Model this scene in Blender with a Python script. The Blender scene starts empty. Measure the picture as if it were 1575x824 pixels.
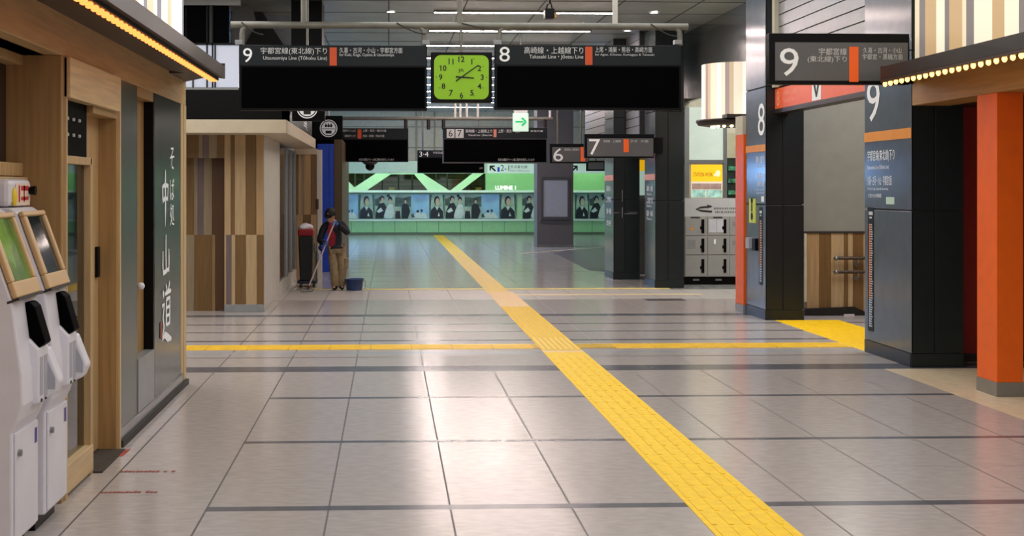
import bpy, bmesh, math, random
from mathutils import Vector, Matrix
random.seed(7)
SC = bpy.context.scene
COL = SC.collection

# ------------------------------------------------------------------ camera, world, exposure
CAM_H, FPX, CX, HY = 1.9, 2000.0, 675.0, 289.0
YAW = math.atan(77.0 / 2000.0)
cam_d = bpy.data.cameras.new('camera')
cam = bpy.data.objects.new('camera', cam_d)
COL.objects.link(cam)
cam.location = (0, 0, CAM_H)
cam.rotation_euler = (math.pi / 2, 0, -YAW)
cam_d.sensor_width = 36.0
cam_d.lens = FPX / 1575.0 * 36.0
cam_d.shift_x = (787.5 - CX) / 1575.0
cam_d.shift_y = -(412.0 - HY) / 1575.0
cam_d.clip_start = 0.05
cam_d.clip_end = 300
SC.camera = cam
W = bpy.data.worlds.new('world')
SC.world = W
W.use_nodes = True
W.node_tree.nodes['Background'].inputs[0].default_value = (0.92, 0.95, 1.0, 1)
W.node_tree.nodes['Background'].inputs[1].default_value = 0.9
SC.view_settings.view_transform = 'Standard'
SC.view_settings.look = 'None'
SC.view_settings.gamma = 1.0
SC.view_settings.use_curve_mapping = False
SC.view_settings.exposure = 0.0
TUBE_E = 95.0          # ceiling tube lamps
GREEN_E = 13.0         # green tinted tubes over the far mall front
COOL_E = 75.0  # strength of the added blue strip on the far left
SPOT_E = 30.0
for _n, _x, _y, _sx, _sy, _w in (('hall_fill_near', 1.8, 5.5, 6.2, 19.0, 560.0), ('hall_fill_middle', 2.4, 18.0, 5.6, 4.6, 150.0), ('side_passage_fill', -3.9, 16.2, 4.4, 5.6, 230.0),
                              ('stair_fill', 7.2, 16.6, 2.2, 3.4, 170.0), ('locker_hall_fill', 7.4, 22.6, 2.4, 4.4, 190.0)):  # broad unseen fill lights added under the ceiling for ambient light
    _l = bpy.data.lights.new(_n, 'AREA')
    _l.shape = 'RECTANGLE'
    _l.size, _l.size_y, _l.energy, _l.color = _sx, _sy, _w, (1.0, 0.975, 0.95)
    _o = bpy.data.objects.new(_n, _l)
    COL.objects.link(_o)
    _o.location = (_x, _y, 4.93)

CY, SY = math.cos(YAW), math.sin(YAW)


def on_y(px, py, Y):          # point of the plane y = Y -> (X, Z)
    t = (px - CX) / FPX
    X = Y * (t * CY + SY) / (CY - t * SY)
    d = X * SY + Y * CY
    return X, CAM_H + (HY - py) * d / FPX


def on_x(px, py, X):          # point of the plane x = X -> (Y, Z)
    t = (px - CX) / FPX
    Y = X * (CY - t * SY) / (t * CY + SY)
    d = X * SY + Y * CY
    return Y, CAM_H + (HY - py) * d / FPX


def on_floor(px, py):
    t = (px - CX) / FPX
    d = CAM_H * FPX / (py - HY)
    u = d * t
    return d * SY + u * CY, d * CY - u * SY


# ------------------------------------------------------------------ materials
def lin(c):
    c = c / 255.0
    return c / 12.92 if c <= 0.04045 else ((c + 0.055) / 1.055) ** 2.4


def rgb(r, g, b):
    return (lin(r), lin(g), lin(b), 1)


MATS = {}


def mat(name, c, rough=0.5, metal=0.0, spec=0.5, emit=0.0, vary=0.06, scale=6.0, stretch=(1, 1, 1), bump=0.0, ecol=None, coat=0.0):
    if name in MATS:
        return MATS[name]
    m = bpy.data.materials.new(name)
    m.use_nodes = True
    nt = m.node_tree
    p = nt.nodes['Principled BSDF']
    col = rgb(*c)
    p.inputs['Base Color'].default_value = col
    p.inputs['Roughness'].default_value = rough
    p.inputs['Metallic'].default_value = metal
    p.inputs['Specular IOR Level'].default_value = spec
    if coat:
        p.inputs['Coat Weight'].default_value = coat
        p.inputs['Coat Roughness'].default_value = 0.08
    if vary > 0:
        tc = nt.nodes.new('ShaderNodeTexCoord')
        mp = nt.nodes.new('ShaderNodeMapping')
        mp.inputs['Scale'].default_value = stretch
        nz = nt.nodes.new('ShaderNodeTexNoise')
        nz.inputs['Scale'].default_value = scale
        nz.inputs['Detail'].default_value = 5
        rp = nt.nodes.new('ShaderNodeValToRGB')
        rp.color_ramp.elements[0].position = 0.3
        rp.color_ramp.elements[1].position = 0.7
        rp.color_ramp.elements[0].color = tuple(max(0, v * (1 - vary * 2)) for v in col[:3]) + (1,)
        rp.color_ramp.elements[1].color = tuple(min(1, v * (1 + vary * 1.6)) for v in col[:3]) + (1,)
        nt.links.new(tc.outputs['Object'], mp.inputs['Vector'])
        nt.links.new(mp.outputs['Vector'], nz.inputs['Vector'])
        nt.links.new(nz.outputs['Fac'], rp.inputs['Fac'])
        nt.links.new(rp.outputs['Color'], p.inputs['Base Color'])
        if bump > 0:
            b = nt.nodes.new('ShaderNodeBump')
            b.inputs['Strength'].default_value = bump
            b.inputs['Distance'].default_value = 0.01
            nt.links.new(nz.outputs['Fac'], b.inputs['Height'])
            nt.links.new(b.outputs['Normal'], p.inputs['Normal'])
    if emit > 0:
        p.inputs['Emission Color'].default_value = rgb(*(ecol or c))
        p.inputs['Emission Strength'].default_value = emit
    MATS[name] = m
    return m


def wood(name, c, rough=0.45, vary=0.09, axis='z'):
    st = {'z': (14, 14, 0.7), 'y': (14, 0.7, 14), 'x': (0.7, 14, 14)}[axis]
    return mat(name, c, rough=rough, vary=vary, scale=2.5, stretch=st)


def glass(name, tint, mixf=0.55, rough=0.03):
    if name in MATS:
        return MATS[name]
    m = bpy.data.materials.new(name)
    m.use_nodes = True
    nt = m.node_tree
    nt.nodes.clear()
    out = nt.nodes.new('ShaderNodeOutputMaterial')
    mx = nt.nodes.new('ShaderNodeMixShader')
    tr = nt.nodes.new('ShaderNodeBsdfTransparent')
    tr.inputs[0].default_value = rgb(*tint)
    gl = nt.nodes.new('ShaderNodeBsdfGlossy')
    gl.inputs['Roughness'].default_value = rough
    fr = nt.nodes.new('ShaderNodeFresnel')
    fr.inputs['IOR'].default_value = 1.5 + mixf
    nt.links.new(fr.outputs[0], mx.inputs[0])
    nt.links.new(tr.outputs[0], mx.inputs[1])
    nt.links.new(gl.outputs[0], mx.inputs[2])
    nt.links.new(mx.outputs[0], out.inputs[0])
    MATS[name] = m
    return m


M = dict(
    wood=wood('pale_oak', (186, 156, 110)), wood_y=wood('pale_oak_horizontal', (186, 156, 110), axis='y'),
    wood_d=wood('mid_oak', (160, 126, 78)), wood_l=wood('light_oak', (206, 178, 132)), wood_lx=wood('light_oak_rail', (206, 178, 132), axis='y'),
    gpanel=mat('grey_green_panel', (74, 80, 74), rough=0.28, vary=0.04),
    gpanel_d=mat('dark_grey_green_panel', (58, 64, 58), rough=0.25, vary=0.04),
    steel=mat('brushed_steel', (150, 152, 152), rough=0.3, metal=0.8, vary=0.05, stretch=(1, 1, 30)),
    plinth=mat('grey_plinth', (140, 142, 144), rough=0.35, vary=0.04),
    black=mat('black_paint', (5, 5, 6), rough=0.4, spec=0.15, vary=0.0),
    screen=mat('dark_display_glass', (3, 3, 4), rough=0.5, spec=0.02, vary=0.0),
    brown=mat('dark_brown_metal', (46, 36, 32), rough=0.4, vary=0.05),
    white=mat('white_plastic', (222, 222, 230), rough=0.35, vary=0.02),
    white2=mat('cool_grey_plastic', (170, 172, 182), rough=0.4, vary=0.02),
    sign=mat('sign_grey', (22, 28, 33), spec=0.25, rough=0.5, vary=0.02),
    signb=mat('sign_black_frame', (9, 11, 16), spec=0.15, rough=0.4, vary=0.0),
    signface=mat('sign_face_grey', (92, 94, 97), rough=0.3, vary=0.02),
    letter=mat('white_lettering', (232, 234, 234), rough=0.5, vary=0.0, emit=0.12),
    letterd=mat('pale_grey_lettering', (205, 208, 208), rough=0.5, vary=0.0),
    orange=mat('orange_marker', (205, 78, 30), rough=0.5, vary=0.0),
    amber=mat('amber_band', (235, 150, 30), rough=0.45, vary=0.02),
    ink=mat('black_ink', (12, 14, 10), rough=0.6, vary=0.0),
    pipe=mat('grey_pipe', (118, 117, 108), rough=0.4, metal=0.25, vary=0.08),
    cable=mat('dark_cable', (44, 42, 40), rough=0.6, vary=0.0),
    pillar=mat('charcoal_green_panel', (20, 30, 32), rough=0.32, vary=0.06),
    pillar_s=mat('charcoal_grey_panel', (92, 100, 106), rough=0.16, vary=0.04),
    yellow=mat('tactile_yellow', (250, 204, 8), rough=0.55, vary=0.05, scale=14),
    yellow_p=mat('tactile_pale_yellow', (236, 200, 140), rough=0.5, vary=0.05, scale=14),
    redorange=mat('orange_red_paint', (242, 102, 8), rough=0.42, vary=0.03),
    darkred=mat('deep_red_paint', (150, 22, 10), rough=0.45, vary=0.03),
    greywall=mat('warm_grey_wall', (140, 140, 132), rough=0.6, vary=0.03),
    cream=mat('cream_wall', (206, 200, 178), rough=0.7, vary=0.04),
    beige=mat('beige_wall', (188, 184, 154), rough=0.7, vary=0.05),
    mint=mat('mint_wall', (196, 226, 188), rough=0.5, vary=0.02),
    mint_d=mat('mint_panel', (146, 204, 140), rough=0.45, vary=0.03),
    seam=mat('seam_dark', (40, 42, 42), rough=0.7, vary=0.0),
    lamp=mat('tube_lamp', (255, 232, 226), emit=TUBE_E, vary=0.0),
    dlamp=mat('downlight_lamp', (255, 250, 240), emit=SPOT_E, vary=0.0),
    led=mat('orange_led', (255, 150, 50), emit=2.6, vary=0.0, ecol=(255, 136, 66)),
    glass_d=mat('black_glass', (6, 7, 9), rough=0.12, spec=0.25, vary=0.0),
    blue=mat('blue_paint', (20, 66, 190), rough=0.4, vary=0.03),
)


# ------------------------------------------------------------------ mesh builder
class Fr:
    def __init__(s, o=(0, 0, 0), r=(1, 0, 0), u=(0, 1, 0), n=(0, 0, 1)):
        s.o, s.r, s.u, s.n = Vector(o), Vector(r), Vector(u), Vector(n)

    def __call__(s, a, b, c=0.0):
        return s.o + s.r * a + s.u * b + s.n * c


WORLD = Fr()


def front(Y):                 # faces the camera: a = x, b = z, c towards -y
    return Fr((0, Y, 0), (1, 0, 0), (0, 0, 1), (0, -1, 0))


def face_px(X):               # a wall on the left that faces +x: a = y, b = z
    return Fr((X, 0, 0), (0, 1, 0), (0, 0, 1), (1, 0, 0))


def face_nx(X):               # a wall on the right that faces -x: a = -y, b = z
    return Fr((X, 0, 0), (0, -1, 0), (0, 0, 1), (-1, 0, 0))


TXT = {}


def text_geo(s, bold=False):
    key = (s, bold)
    if key in TXT:
        return TXT[key]
    cu = bpy.data.curves.new('t', 'FONT')
    cu.body = s
    cu.offset = .022 if bold else 0.0
    cu.resolution_u = 3
    o = bpy.data.objects.new('t', cu)
    COL.objects.link(o)
    dg = bpy.context.evaluated_depsgraph_get()
    me = bpy.data.meshes.new_from_object(o.evaluated_get(dg))
    vs = [(v.co.x, v.co.y) for v in me.vertices]
    fs = [tuple(p.vertices) for p in me.polygons]
    bpy.data.objects.remove(o)
    bpy.data.curves.remove(cu)
    bpy.data.meshes.remove(me)
    if vs:
        x0, x1 = min(v[0] for v in vs), max(v[0] for v in vs)
        y0, y1 = min(v[1] for v in vs), max(v[1] for v in vs)
        vs = [((x - x0) / max(1e-6, x1 - x0), (y - y0) / max(1e-6, y1 - y0)) for x, y in vs]
        TXT[key] = (vs, fs, (x1 - x0) / max(1e-6, y1 - y0))
    else:
        TXT[key] = ([], [], 1)
    return TXT[key]


class MB:
    def __init__(s):
        s.v, s.f, s.mi, s.sm = [], [], [], []

    def add(s, vs, fs, mi=0, smooth=False):
        k = len(s.v)
        s.v += [Vector(v) for v in vs]
        for f in fs:
            s.f.append([i + k for i in f])
            s.mi.append(mi)
            s.sm.append(smooth)
        return s

    def box(s, a0, a1, b0, b1, c0, c1, fr=WORLD, mi=0):
        vs = [fr(a, b, c) for c in (c0, c1) for b in (b0, b1) for a in (a0, a1)]
        return s.add(vs, [(0, 2, 3, 1), (4, 5, 7, 6), (0, 1, 5, 4), (1, 3, 7, 5), (3, 2, 6, 7), (2, 0, 4, 6)], mi)

    def quad(s, pts, mi=0):
        return s.add(pts, [tuple(range(len(pts)))], mi)

    def prism(s, pts, c0, c1, fr=WORLD, mi=0, smooth=False):
        n = len(pts)
        area = sum(pts[i][0] * pts[(i + 1) % n][1] - pts[(i + 1) % n][0] * pts[i][1] for i in range(n))
        if area < 0:
            pts = pts[::-1]
        vs = [fr(a, b, c0) for a, b in pts] + [fr(a, b, c1) for a, b in pts]
        fs = [tuple(range(n - 1, -1, -1)), tuple(range(n, 2 * n))]
        fs += [(i, (i + 1) % n, (i + 1) % n + n, i + n) for i in range(n)]
        return s.add(vs, fs, mi, smooth)

    def cyl(s, p0, p1, r0, r1=None, n=14, mi=0, cap=True):
        p0, p1 = Vector(p0), Vector(p1)
        r1 = r0 if r1 is None else r1
        d = (p1 - p0).normalized()
        x = d.orthogonal().normalized()
        y = d.cross(x)
        vs = []
        for p, r in ((p0, r0), (p1, r1)):
            for i in range(n):
                t = 2 * math.pi * i / n
                vs.append(p + x * (r * math.cos(t)) + y * (r * math.sin(t)))
        s.add(vs, [(i, (i + 1) % n, (i + 1) % n + n, i + n) for i in range(n)], mi, True)
        if cap:
            s.add(vs[:n], [tuple(range(n - 1, -1, -1))], mi)
            s.add(vs[n:], [tuple(range(n))], mi)
        return s

    def tube(s, pts, r, n=10, mi=0):
        pts = [Vector(p) for p in pts]
        rings = []
        ref = None
        for i, p in enumerate(pts):
            d = (pts[min(i + 1, len(pts) - 1)] - pts[max(i - 1, 0)]).normalized()
            x = d.orthogonal().normalized() if ref is None else (ref - d * ref.dot(d)).normalized()
            ref = x
            y = d.cross(x)
            rings.append([p + x * (r * math.cos(2 * math.pi * k / n)) + y * (r * math.sin(2 * math.pi * k / n)) for k in range(n)])
        vs = [v for rg in rings for v in rg]
        fs = []
        for i in range(len(pts) - 1):
            for k in range(n):
                fs.append((i * n + k, i * n + (k + 1) % n, (i + 1) * n + (k + 1) % n, (i + 1) * n + k))
        s.add(vs, fs, mi, True)
        s.add(rings[0], [tuple(range(n - 1, -1, -1))], mi)
        s.add(rings[-1], [tuple(range(n))], mi)
        return s

    def lathe(s, c, prof, n=24, mi=0, a0=0.0, a1=2 * math.pi):
        c = Vector(c)
        full = abs(a1 - a0 - 2 * math.pi) < 1e-6
        m = n if full else n + 1
        vs = []
        for r, z in prof:
            for i in range(m):
                t = a0 + (a1 - a0) * i / n
                vs.append(c + Vector((r * math.cos(t), r * math.sin(t), z)))
        fs = []
        for j in range(len(prof) - 1):
            for i in range(n):
                k = (i + 1) % m
                fs.append((j * m + i, j * m + k, (j + 1) * m + k, (j + 1) * m + i))
        return s.add(vs, fs, mi, True)

    def ball(s, c, r, sc=(1, 1, 1), n=12, mi=0):
        c = Vector(c)
        prof = [(max(1e-4, math.sin(math.pi * j / n)), -math.cos(math.pi * j / n)) for j in range(n + 1)]
        k = MB()
        k.lathe((0, 0, 0), prof, n * 2)
        return s.add([c + Vector((v.x * r * sc[0], v.y * r * sc[1], v.z * r * sc[2])) for v in k.v], k.f, mi, True)

    def disc(s, ca, cb, r, c, fr, n=28, mi=0, rin=0.0):
        o = [fr(ca + r * math.cos(2 * math.pi * i / n), cb + r * math.sin(2 * math.pi * i / n), c) for i in range(n)]
        if rin <= 0:
            return s.add(o, [tuple(range(n))], mi)
        q = [fr(ca + rin * math.cos(2 * math.pi * i / n), cb + rin * math.sin(2 * math.pi * i / n), c) for i in range(n)]
        return s.add(o + q, [(i, (i + 1) % n, (i + 1) % n + n, i + n) for i in range(n)], mi)

    def rect(s, a0, a1, b0, b1, c, fr, mi=0):
        return s.add([fr(a0, b0, c), fr(a1, b0, c), fr(a1, b1, c), fr(a0, b1, c)], [(0, 1, 2, 3)], mi)

    def text(s, t, a0, a1, b0, b1, c, fr, mi=0, keep=None, bold=False):
        """fit the string in a rectangle; keep='l','r','c' keeps its own proportions instead"""
        vs, fs, asp = text_geo(t, bold)
        if keep:
            w = min((b1 - b0) * asp, abs(a1 - a0))
            if keep == 'l':
                a1 = a0 + w
            elif keep == 'r':
                a0 = a1 - w
            else:
                m = (a0 + a1) / 2
                a0, a1 = m - w / 2, m + w / 2
        return s.add([fr(a0 + (a1 - a0) * x, b0 + (b1 - b0) * y, c) for x, y in vs], fs, mi)

    def stroke(s, pts, ws, c, fr, mi=0):
        """a tapered brush stroke"""
        L, R = [], []
        for i, p in enumerate(pts):
            q0, q1 = pts[max(0, i - 1)], pts[min(len(pts) - 1, i + 1)]
            dx, dy = q1[0] - q0[0], q1[1] - q0[1]
            l = math.hypot(dx, dy) or 1
            L.append(fr(p[0] - dy / l * ws[i], p[1] + dx / l * ws[i], c))
            R.append(fr(p[0] + dy / l * ws[i], p[1] - dx / l * ws[i], c))
        n = len(pts)
        return s.add(L + R, [(i, i + n, i + n + 1, i + 1) for i in range(n - 1)], mi)

    def build(s, name, m, parent=None, bevel=0.0, loc=None, segs=2):
        me = bpy.data.meshes.new(name)
        if parent is not None:
            org = ORG[parent.name]
        elif loc is not None:
            org = Vector(loc)
        else:
            xs = [v.x for v in s.v]; ys = [v.y for v in s.v]; zs = [v.z for v in s.v]
            org = Vector(((min(xs) + max(xs)) / 2, (min(ys) + max(ys)) / 2, min(zs)))
        me.from_pydata([v - org for v in s.v], [], s.f)
        for p, mi, sm in zip(me.polygons, s.mi, s.sm):
            p.material_index = mi
            p.use_smooth = sm
        for q in (m if isinstance(m, (list, tuple)) else [m]):
            me.materials.append(q)
        if bevel > 0:
            bm = bmesh.new()
            bm.from_mesh(me)
            es = [e for e in bm.edges if len(e.link_faces) == 2 and e.calc_face_angle(0) > 0.6]
            bmesh.ops.bevel(bm, geom=es, offset=bevel, segments=segs, affect='EDGES', profile=0.5, clamp_overlap=True)
            bm.to_mesh(me)
            bm.free()
        o = bpy.data.objects.new(name, me)
        COL.objects.link(o)
        if parent is not None:
            o.parent = parent
        else:
            o.location = org
        ORG[o.name] = org
        return o


ORG = {}


def tag(o, label=None, cat=None, group=None, kind=None):
    if label:
        o['label'] = label
    if cat:
        o['category'] = cat
    if group:
        o['group'] = group
    if kind:
        o['kind'] = kind
    return o


def empty(name, loc, label=None, cat=None, group=None, kind=None):
    o = bpy.data.objects.new(name, None)
    o.empty_display_size = 0.1
    COL.objects.link(o)
    o.location = loc
    ORG[o.name] = Vector(loc)
    return tag(o, label, cat, group, kind)


def struct(name, mb, m, parent=None, **k):
    o = mb.build(name, m, parent, **k)
    if parent is None:
        o['kind'] = 'structure'
    return o


def copy_tree(o, parent=None, off=(0, 0, 0)):
    c = o.copy()
    COL.objects.link(c)
    if parent is not None:
        c.parent = parent
        ORG[c.name] = ORG[parent.name]
    else:
        c.location = Vector(o.location) + Vector(off)
        ORG[c.name] = ORG[o.name] + Vector(off)
    for ch in [x for x in KIDS.get(o.name, [])]:
        KIDS.setdefault(c.name, []).append(copy_tree(ch, c))
    return c


KIDS = {}


def reg(root):
    """remember the children of a finished thing so that it can be copied"""
    def rec(o):
        ks = [x for x in COL.objects if x.parent == o]
        KIDS[o.name] = ks
        for k in ks:
            rec(k)
    rec(root)
    return root


# ------------------------------------------------------------------ floor
XL = -1.97
tile = mat('floor_tile', (182, 174, 170), rough=0.2, vary=0.05, scale=9, stretch=(1, 2.2, 1), spec=0.4)
tile2 = mat('floor_tile_matt', (182, 178, 172), rough=0.4, vary=0.04, scale=9)
tile3 = mat('floor_tile_far', (170, 170, 166), rough=0.16, vary=0.04, scale=6)
dark = mat('floor_dark_tile', (100, 100, 106), spec=0.3, rough=0.22, vary=0.05, scale=12)
grout = mat('floor_grout', (116, 110, 106), rough=0.5, vary=0.0)
grout_d = mat('floor_grout_dark', (88, 84, 82), rough=0.5, vary=0.0)
shopfloor = mat('shop_floor_tile', (226, 206, 174), rough=0.3, vary=0.06, scale=10)
steelline = mat('floor_steel_line', (196, 200, 206), rough=0.2, metal=0.3, vary=0.0)
carpet = mat('floor_charcoal_tile', (104, 104, 108), rough=0.3, vary=0.05)
FM = [tile, tile2, tile3, dark, grout, grout_d, shopfloor, steelline, carpet]
xb = []                      # (x0, x1, is grout)
xs_l = [-1.80 + 0.722 * i for i in range(0, 15)]
ys_l = [(y, th, 3) for y, th in ((3.75, .12), (5.75, .12), (7.74, .11), (9.76, .085), (11.8, .10), (13.68, .40), (19.4, .33), (18.15, .12), (17.18, .10), (16.2, .13))]
ys_l += [(14.62, .05, 5), (15.0, .16, 7)]
ys_l += [(y, .008, 4) for y in (4.75, 6.75, 8.75, 10.78, 12.7)]
ys_l += [(26.5 + 1.45 * i, .03, 4) for i in range(18)]
cx_ = sorted(set([-9, 10, 5.2] + [x - .006 for x in xs_l] + [x + .006 for x in xs_l]))
cy_ = sorted(set([-8, 55, 22.1, 24.2, 13.48] + [y - t / 2 for y, t, k in ys_l] + [y + t / 2 for y, t, k in ys_l]))
fl = MB()
for i in range(len(cx_) - 1):
    for j in range(len(cy_) - 1):
        x0, x1, y0, y1 = cx_[i], cx_[i + 1], cy_[j], cy_[j + 1]
        xm, ym = (x0 + x1) / 2, (y0 + y1) / 2
        mi = 0 if ym < 22.1 else (1 if ym < 24.2 else 2)
        if xm > 5.2 and ym < 13.48:
            mi = 6
        else:
            gx = any(abs(xm - x) < .006 for x in xs_l)
            for y, t, k in ys_l:
                if abs(ym - y) < t / 2:
                    if k == 3 and y < 12.5 and xm < -1.08:
                        continue
                    mi = k
            if gx and mi in (0, 1, 2):
                mi = 5 if xm < 1.2 and ym < 22 else 4
        fl.quad([(x0, y0, 0), (x1, y0, 0), (x1, y1, 0), (x0, y1, 0)], mi)
bm_pts = [(8, 27.0)]
floor = struct('floor', fl, FM, loc=(0, 0, 0))
# darker paving field at the far right, edged by a pale line
pv = MB()
pts = [on_floor(905, 415), on_floor(935, 418), on_floor(990, 405), on_floor(935, 378), on_floor(850, 388)]
pv.quad([(x, y, 0.004) for x, y in pts[::1]], 0)
p0, p1 = on_floor(800, 390), on_floor(960, 378)
pv.quad([(p0[0], p0[1] - .14, .006), (p1[0], p1[1] - .14, .006), (p1[0], p1[1] + .14, .006), (p0[0], p0[1] + .14, .006)], 1)
struct('floor_paving', pv, [carpet, mat('pale_line', (214, 204, 176), vary=0.0)])

# ------------------------------------------------------------------ ceiling and shell
CZ = 5.0
ceil_m = mat('ceiling_metal_panel', (172, 180, 176), rough=0.38, metal=0.15, vary=0.06, scale=2)
seam_c = mat('ceiling_seam', (72, 76, 76), rough=0.6, vary=0.0)
ce = MB()
ce.box(-9, 10, -8, 55, CZ, CZ + .2, mi=0)
for i in range(-6, 8):
    ce.box(i * 1.3 - .012, i * 1.3 + .012, -8, 53, CZ - .006, CZ + .02, mi=1)
for j in range(40):
    ce.box(-8.9, 9.9, -7 + j * 1.5 - .01, -7 + j * 1.5 + .01, CZ - .006, CZ + .02, mi=1)
struct('ceiling', ce, [ceil_m, seam_c], loc=(0, 0, CZ))
struct('wall_outer_left', MB().box(-9.2, -9, -8, 55, 0, CZ), M['greywall'])
struct('wall_outer_right', MB().box(10, 10.2, -8, 55, 0, CZ), M['greywall'])


# ------------------------------------------------------------------ ceiling tube lamps
def tube_lamp(Y):
    o = empty('ceiling_light', (2.37, Y, CZ))
    MB().box(.78, 3.97, Y - .10, Y + .10, CZ - .03, CZ - .002).build('housing', M['pipe'], o, bevel=.008)
    for k in range(3):
        a = .80 + k * 1.055
        q = MB()
        q.box(a, a + 1.03, Y - .035, Y + .035, CZ - .036, CZ - .03)
        q.build('lamp_tube', M['lamp'], o)
    return reg(o)


lamps = []
YS = [22.75 + 2.66 * k for k in range(0, 11)]
base_l = tube_lamp(YS[0])
for k, y in enumerate(YS):
    c = base_l if k == 0 else copy_tree(base_l, None, (0, y - YS[0], 0))
    vis = y > 22
    near = {22.75: 'nearest row of pinkish white tubes, above the black loudspeaker', 25.41: 'second row of tubes, seen between pipe and clock'}
    tag(c, near.get(round(y, 2), 'row of bright white tube lamps set across the grey panelled ceiling'), 'ceiling light',
        'rows of ceiling tube lamps')

# ------------------------------------------------------------------ left restaurant front
ZF = 3.02
wl = empty('wall_left', (XL, 9, 0), kind='structure')
JY = 7.93
m_ = MB()
m_.box(-8, 12.72, 2.70, ZF, -.35, 0, face_px(XL))
m_.build('fascia_beam', M['wood_y'], wl, bevel=.006)
struct('wall_left_upper', MB().box(-8, 12.72, ZF, CZ, -.5, -.12, face_px(XL)), M['greywall'])
# alcove behind the machines: back wall, return and side
MB().box(4.2, JY, 0, 2.70, -.52, -.42, face_px(XL)).build('alcove_back', M['wood'], wl)
MB().box(-8, 4.2, 0, 2.70, -.3, 0, face_px(XL)).build('near_wall', M['wood'], wl)
MB().box(JY - .02, JY + .06, 0, 2.70, -.5, .0, face_px(XL)).build('post', M['wood_d'], wl, bevel=.004)
MB().box(JY + .06, JY + .085, 0, 2.70, -.1, .012, face_px(XL)).build('post_edge', M['wood_l'], wl)
# alcove ledges below the window
MB().box(4.2, JY - .02, 1.86, 1.90, -.42, -.22, face_px(XL)).box(4.2, JY - .02, 1.93, 1.965, -.42, -.2, face_px(XL)).build('ledge', M['wood_lx'], wl, bevel=.004)
MB().box(4.2, JY, 2.70, 2.74, -.52, -.3, face_px(XL)).build('alcove_head', M['wood_y'], wl)
# recessed window
wy1, _ = on_x(50, 200, XL - .23)
w1 = empty('window_1', (XL - .3, 6.2, 1.97), kind='structure')
q = MB()
fx = face_px(XL)
q.box(4.4, wy1, 1.97, 2.05, -.42, -.23, fx).box(4.4, wy1, 2.64, 2.70, -.42, -.23, fx).box(wy1 - .2, wy1, 2.05, 2.64, -.42, -.23, fx)
q.build('window_frame', M['wood'], w1, bevel=.005)
MB().box(4.4, wy1 - .2, 2.05, 2.64, -.36, -.33, fx).build('window_screen', mat('dark_brown_blind', (58, 40, 30), rough=.7, vary=.12, scale=3, stretch=(1, 1, 60)), w1)
# door bay: header box, transom, glass leaf, sliding leaf
DB0, DB1, DB2 = JY + .085, 8.72, 9.50
hb = MB().box(JY + .06, 9.47, 2.45, 2.70, -.06, .035, fx)
hb.build('blind_box', M['wood_lx'], wl, bevel=.006)
tr = MB().box(DB0, DB1 + .02, 2.10, 2.45, -.1, -.04, fx)
tp = tr.build('transom_panel', M['screen'], wl)
dd = MB()
for r in range(2):
    for c in range(3):
        yy = DB0 + .19 + c * .155
        dd.cyl(fx(yy, 2.235 + r * .1, -.04), fx(yy, 2.235 + r * .1, -.028), .011, n=10)
dd.build('stud', M['letterd'], tp)
d1 = empty('door_1', (XL, 8.3, 0), kind='structure')
q = MB().box(DB0, DB1, 2.05, 2.10, -.1, 0, fx).box(DB1 - .035, DB1 + .03, .0, 2.10, -.1, 0, fx).box(DB0, DB0 + .03, 0, 2.1, -.1, 0, fx)
q.build('door_frame', M['wood'], d1, bevel=.004)
MB().box(DB0, DB1, .03, .20, -.1, .01, fx).build('bottom_rail', M['wood_lx'], d1, bevel=.004)
MB().box(DB0 + .03, DB1 - .035, .20, 2.05, -.06, -.045, fx).build('glass_pane', glass('door_glass', (150, 170, 150), 1.6), d1)
MB().box(DB0 + .46, DB0 + .52, .2, 2.05, -.1, -.07, fx).build('mullion', M['plinth'], d1)
# interior behind the glass
inn = MB().box(XL - 2.2, XL - .5, 10.6, 10.7, 0, 2.7).box(XL - 2.3, XL - 2.2, 7.0, 10.7, 0, 2.7).box(XL - 2.2, XL - .1, 7.0, 10.7, 2.7, 2.75)
inn.build('interior_wall', mat('dim_interior', (128, 126, 112), vary=.05), wl)
# doorway recess with sliding leaf
d2 = empty('door_2', (XL - .2, 9.1, 0), kind='structure')
sl = MB().box(DB1 - .2, 9.5, 2.05, 2.45, -.2, -.13, fx).box(8.80, 9.5, 0.02, 2.05, -.2, -.13, fx)
sl.build('door_leaf', M['wood'], d2, bevel=.004)
MB().box(9.38, 9.45, 1.26, 1.48, -.13, -.105, fx).build('handle', M['black'], d2, bevel=.006)
MB().box(DB1 + .03, 9.5, 2.4, 2.46, -.26, -.0, fx).build('door_head', M['wood_d'], wl)
MB().box(9.50, 9.575, 0, 2.70, -.45, .0, fx).build('post', M['wood_d'], wl, bevel=.003)
MB().box(9.565, 9.60, 0, 2.70, -.45, .012, fx).build('post_edge', M['wood_l'], wl)
mm = MB().box(DB1 + .03, 9.5, 0, .012, -.24, .06, fx)
mt = mm.build('doormat', mat('dark_mat', (66, 58, 50), rough=.9, vary=.15, scale=40))
tag(mt, 'dark mat lying in the restaurant doorway', 'doormat')
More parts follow.
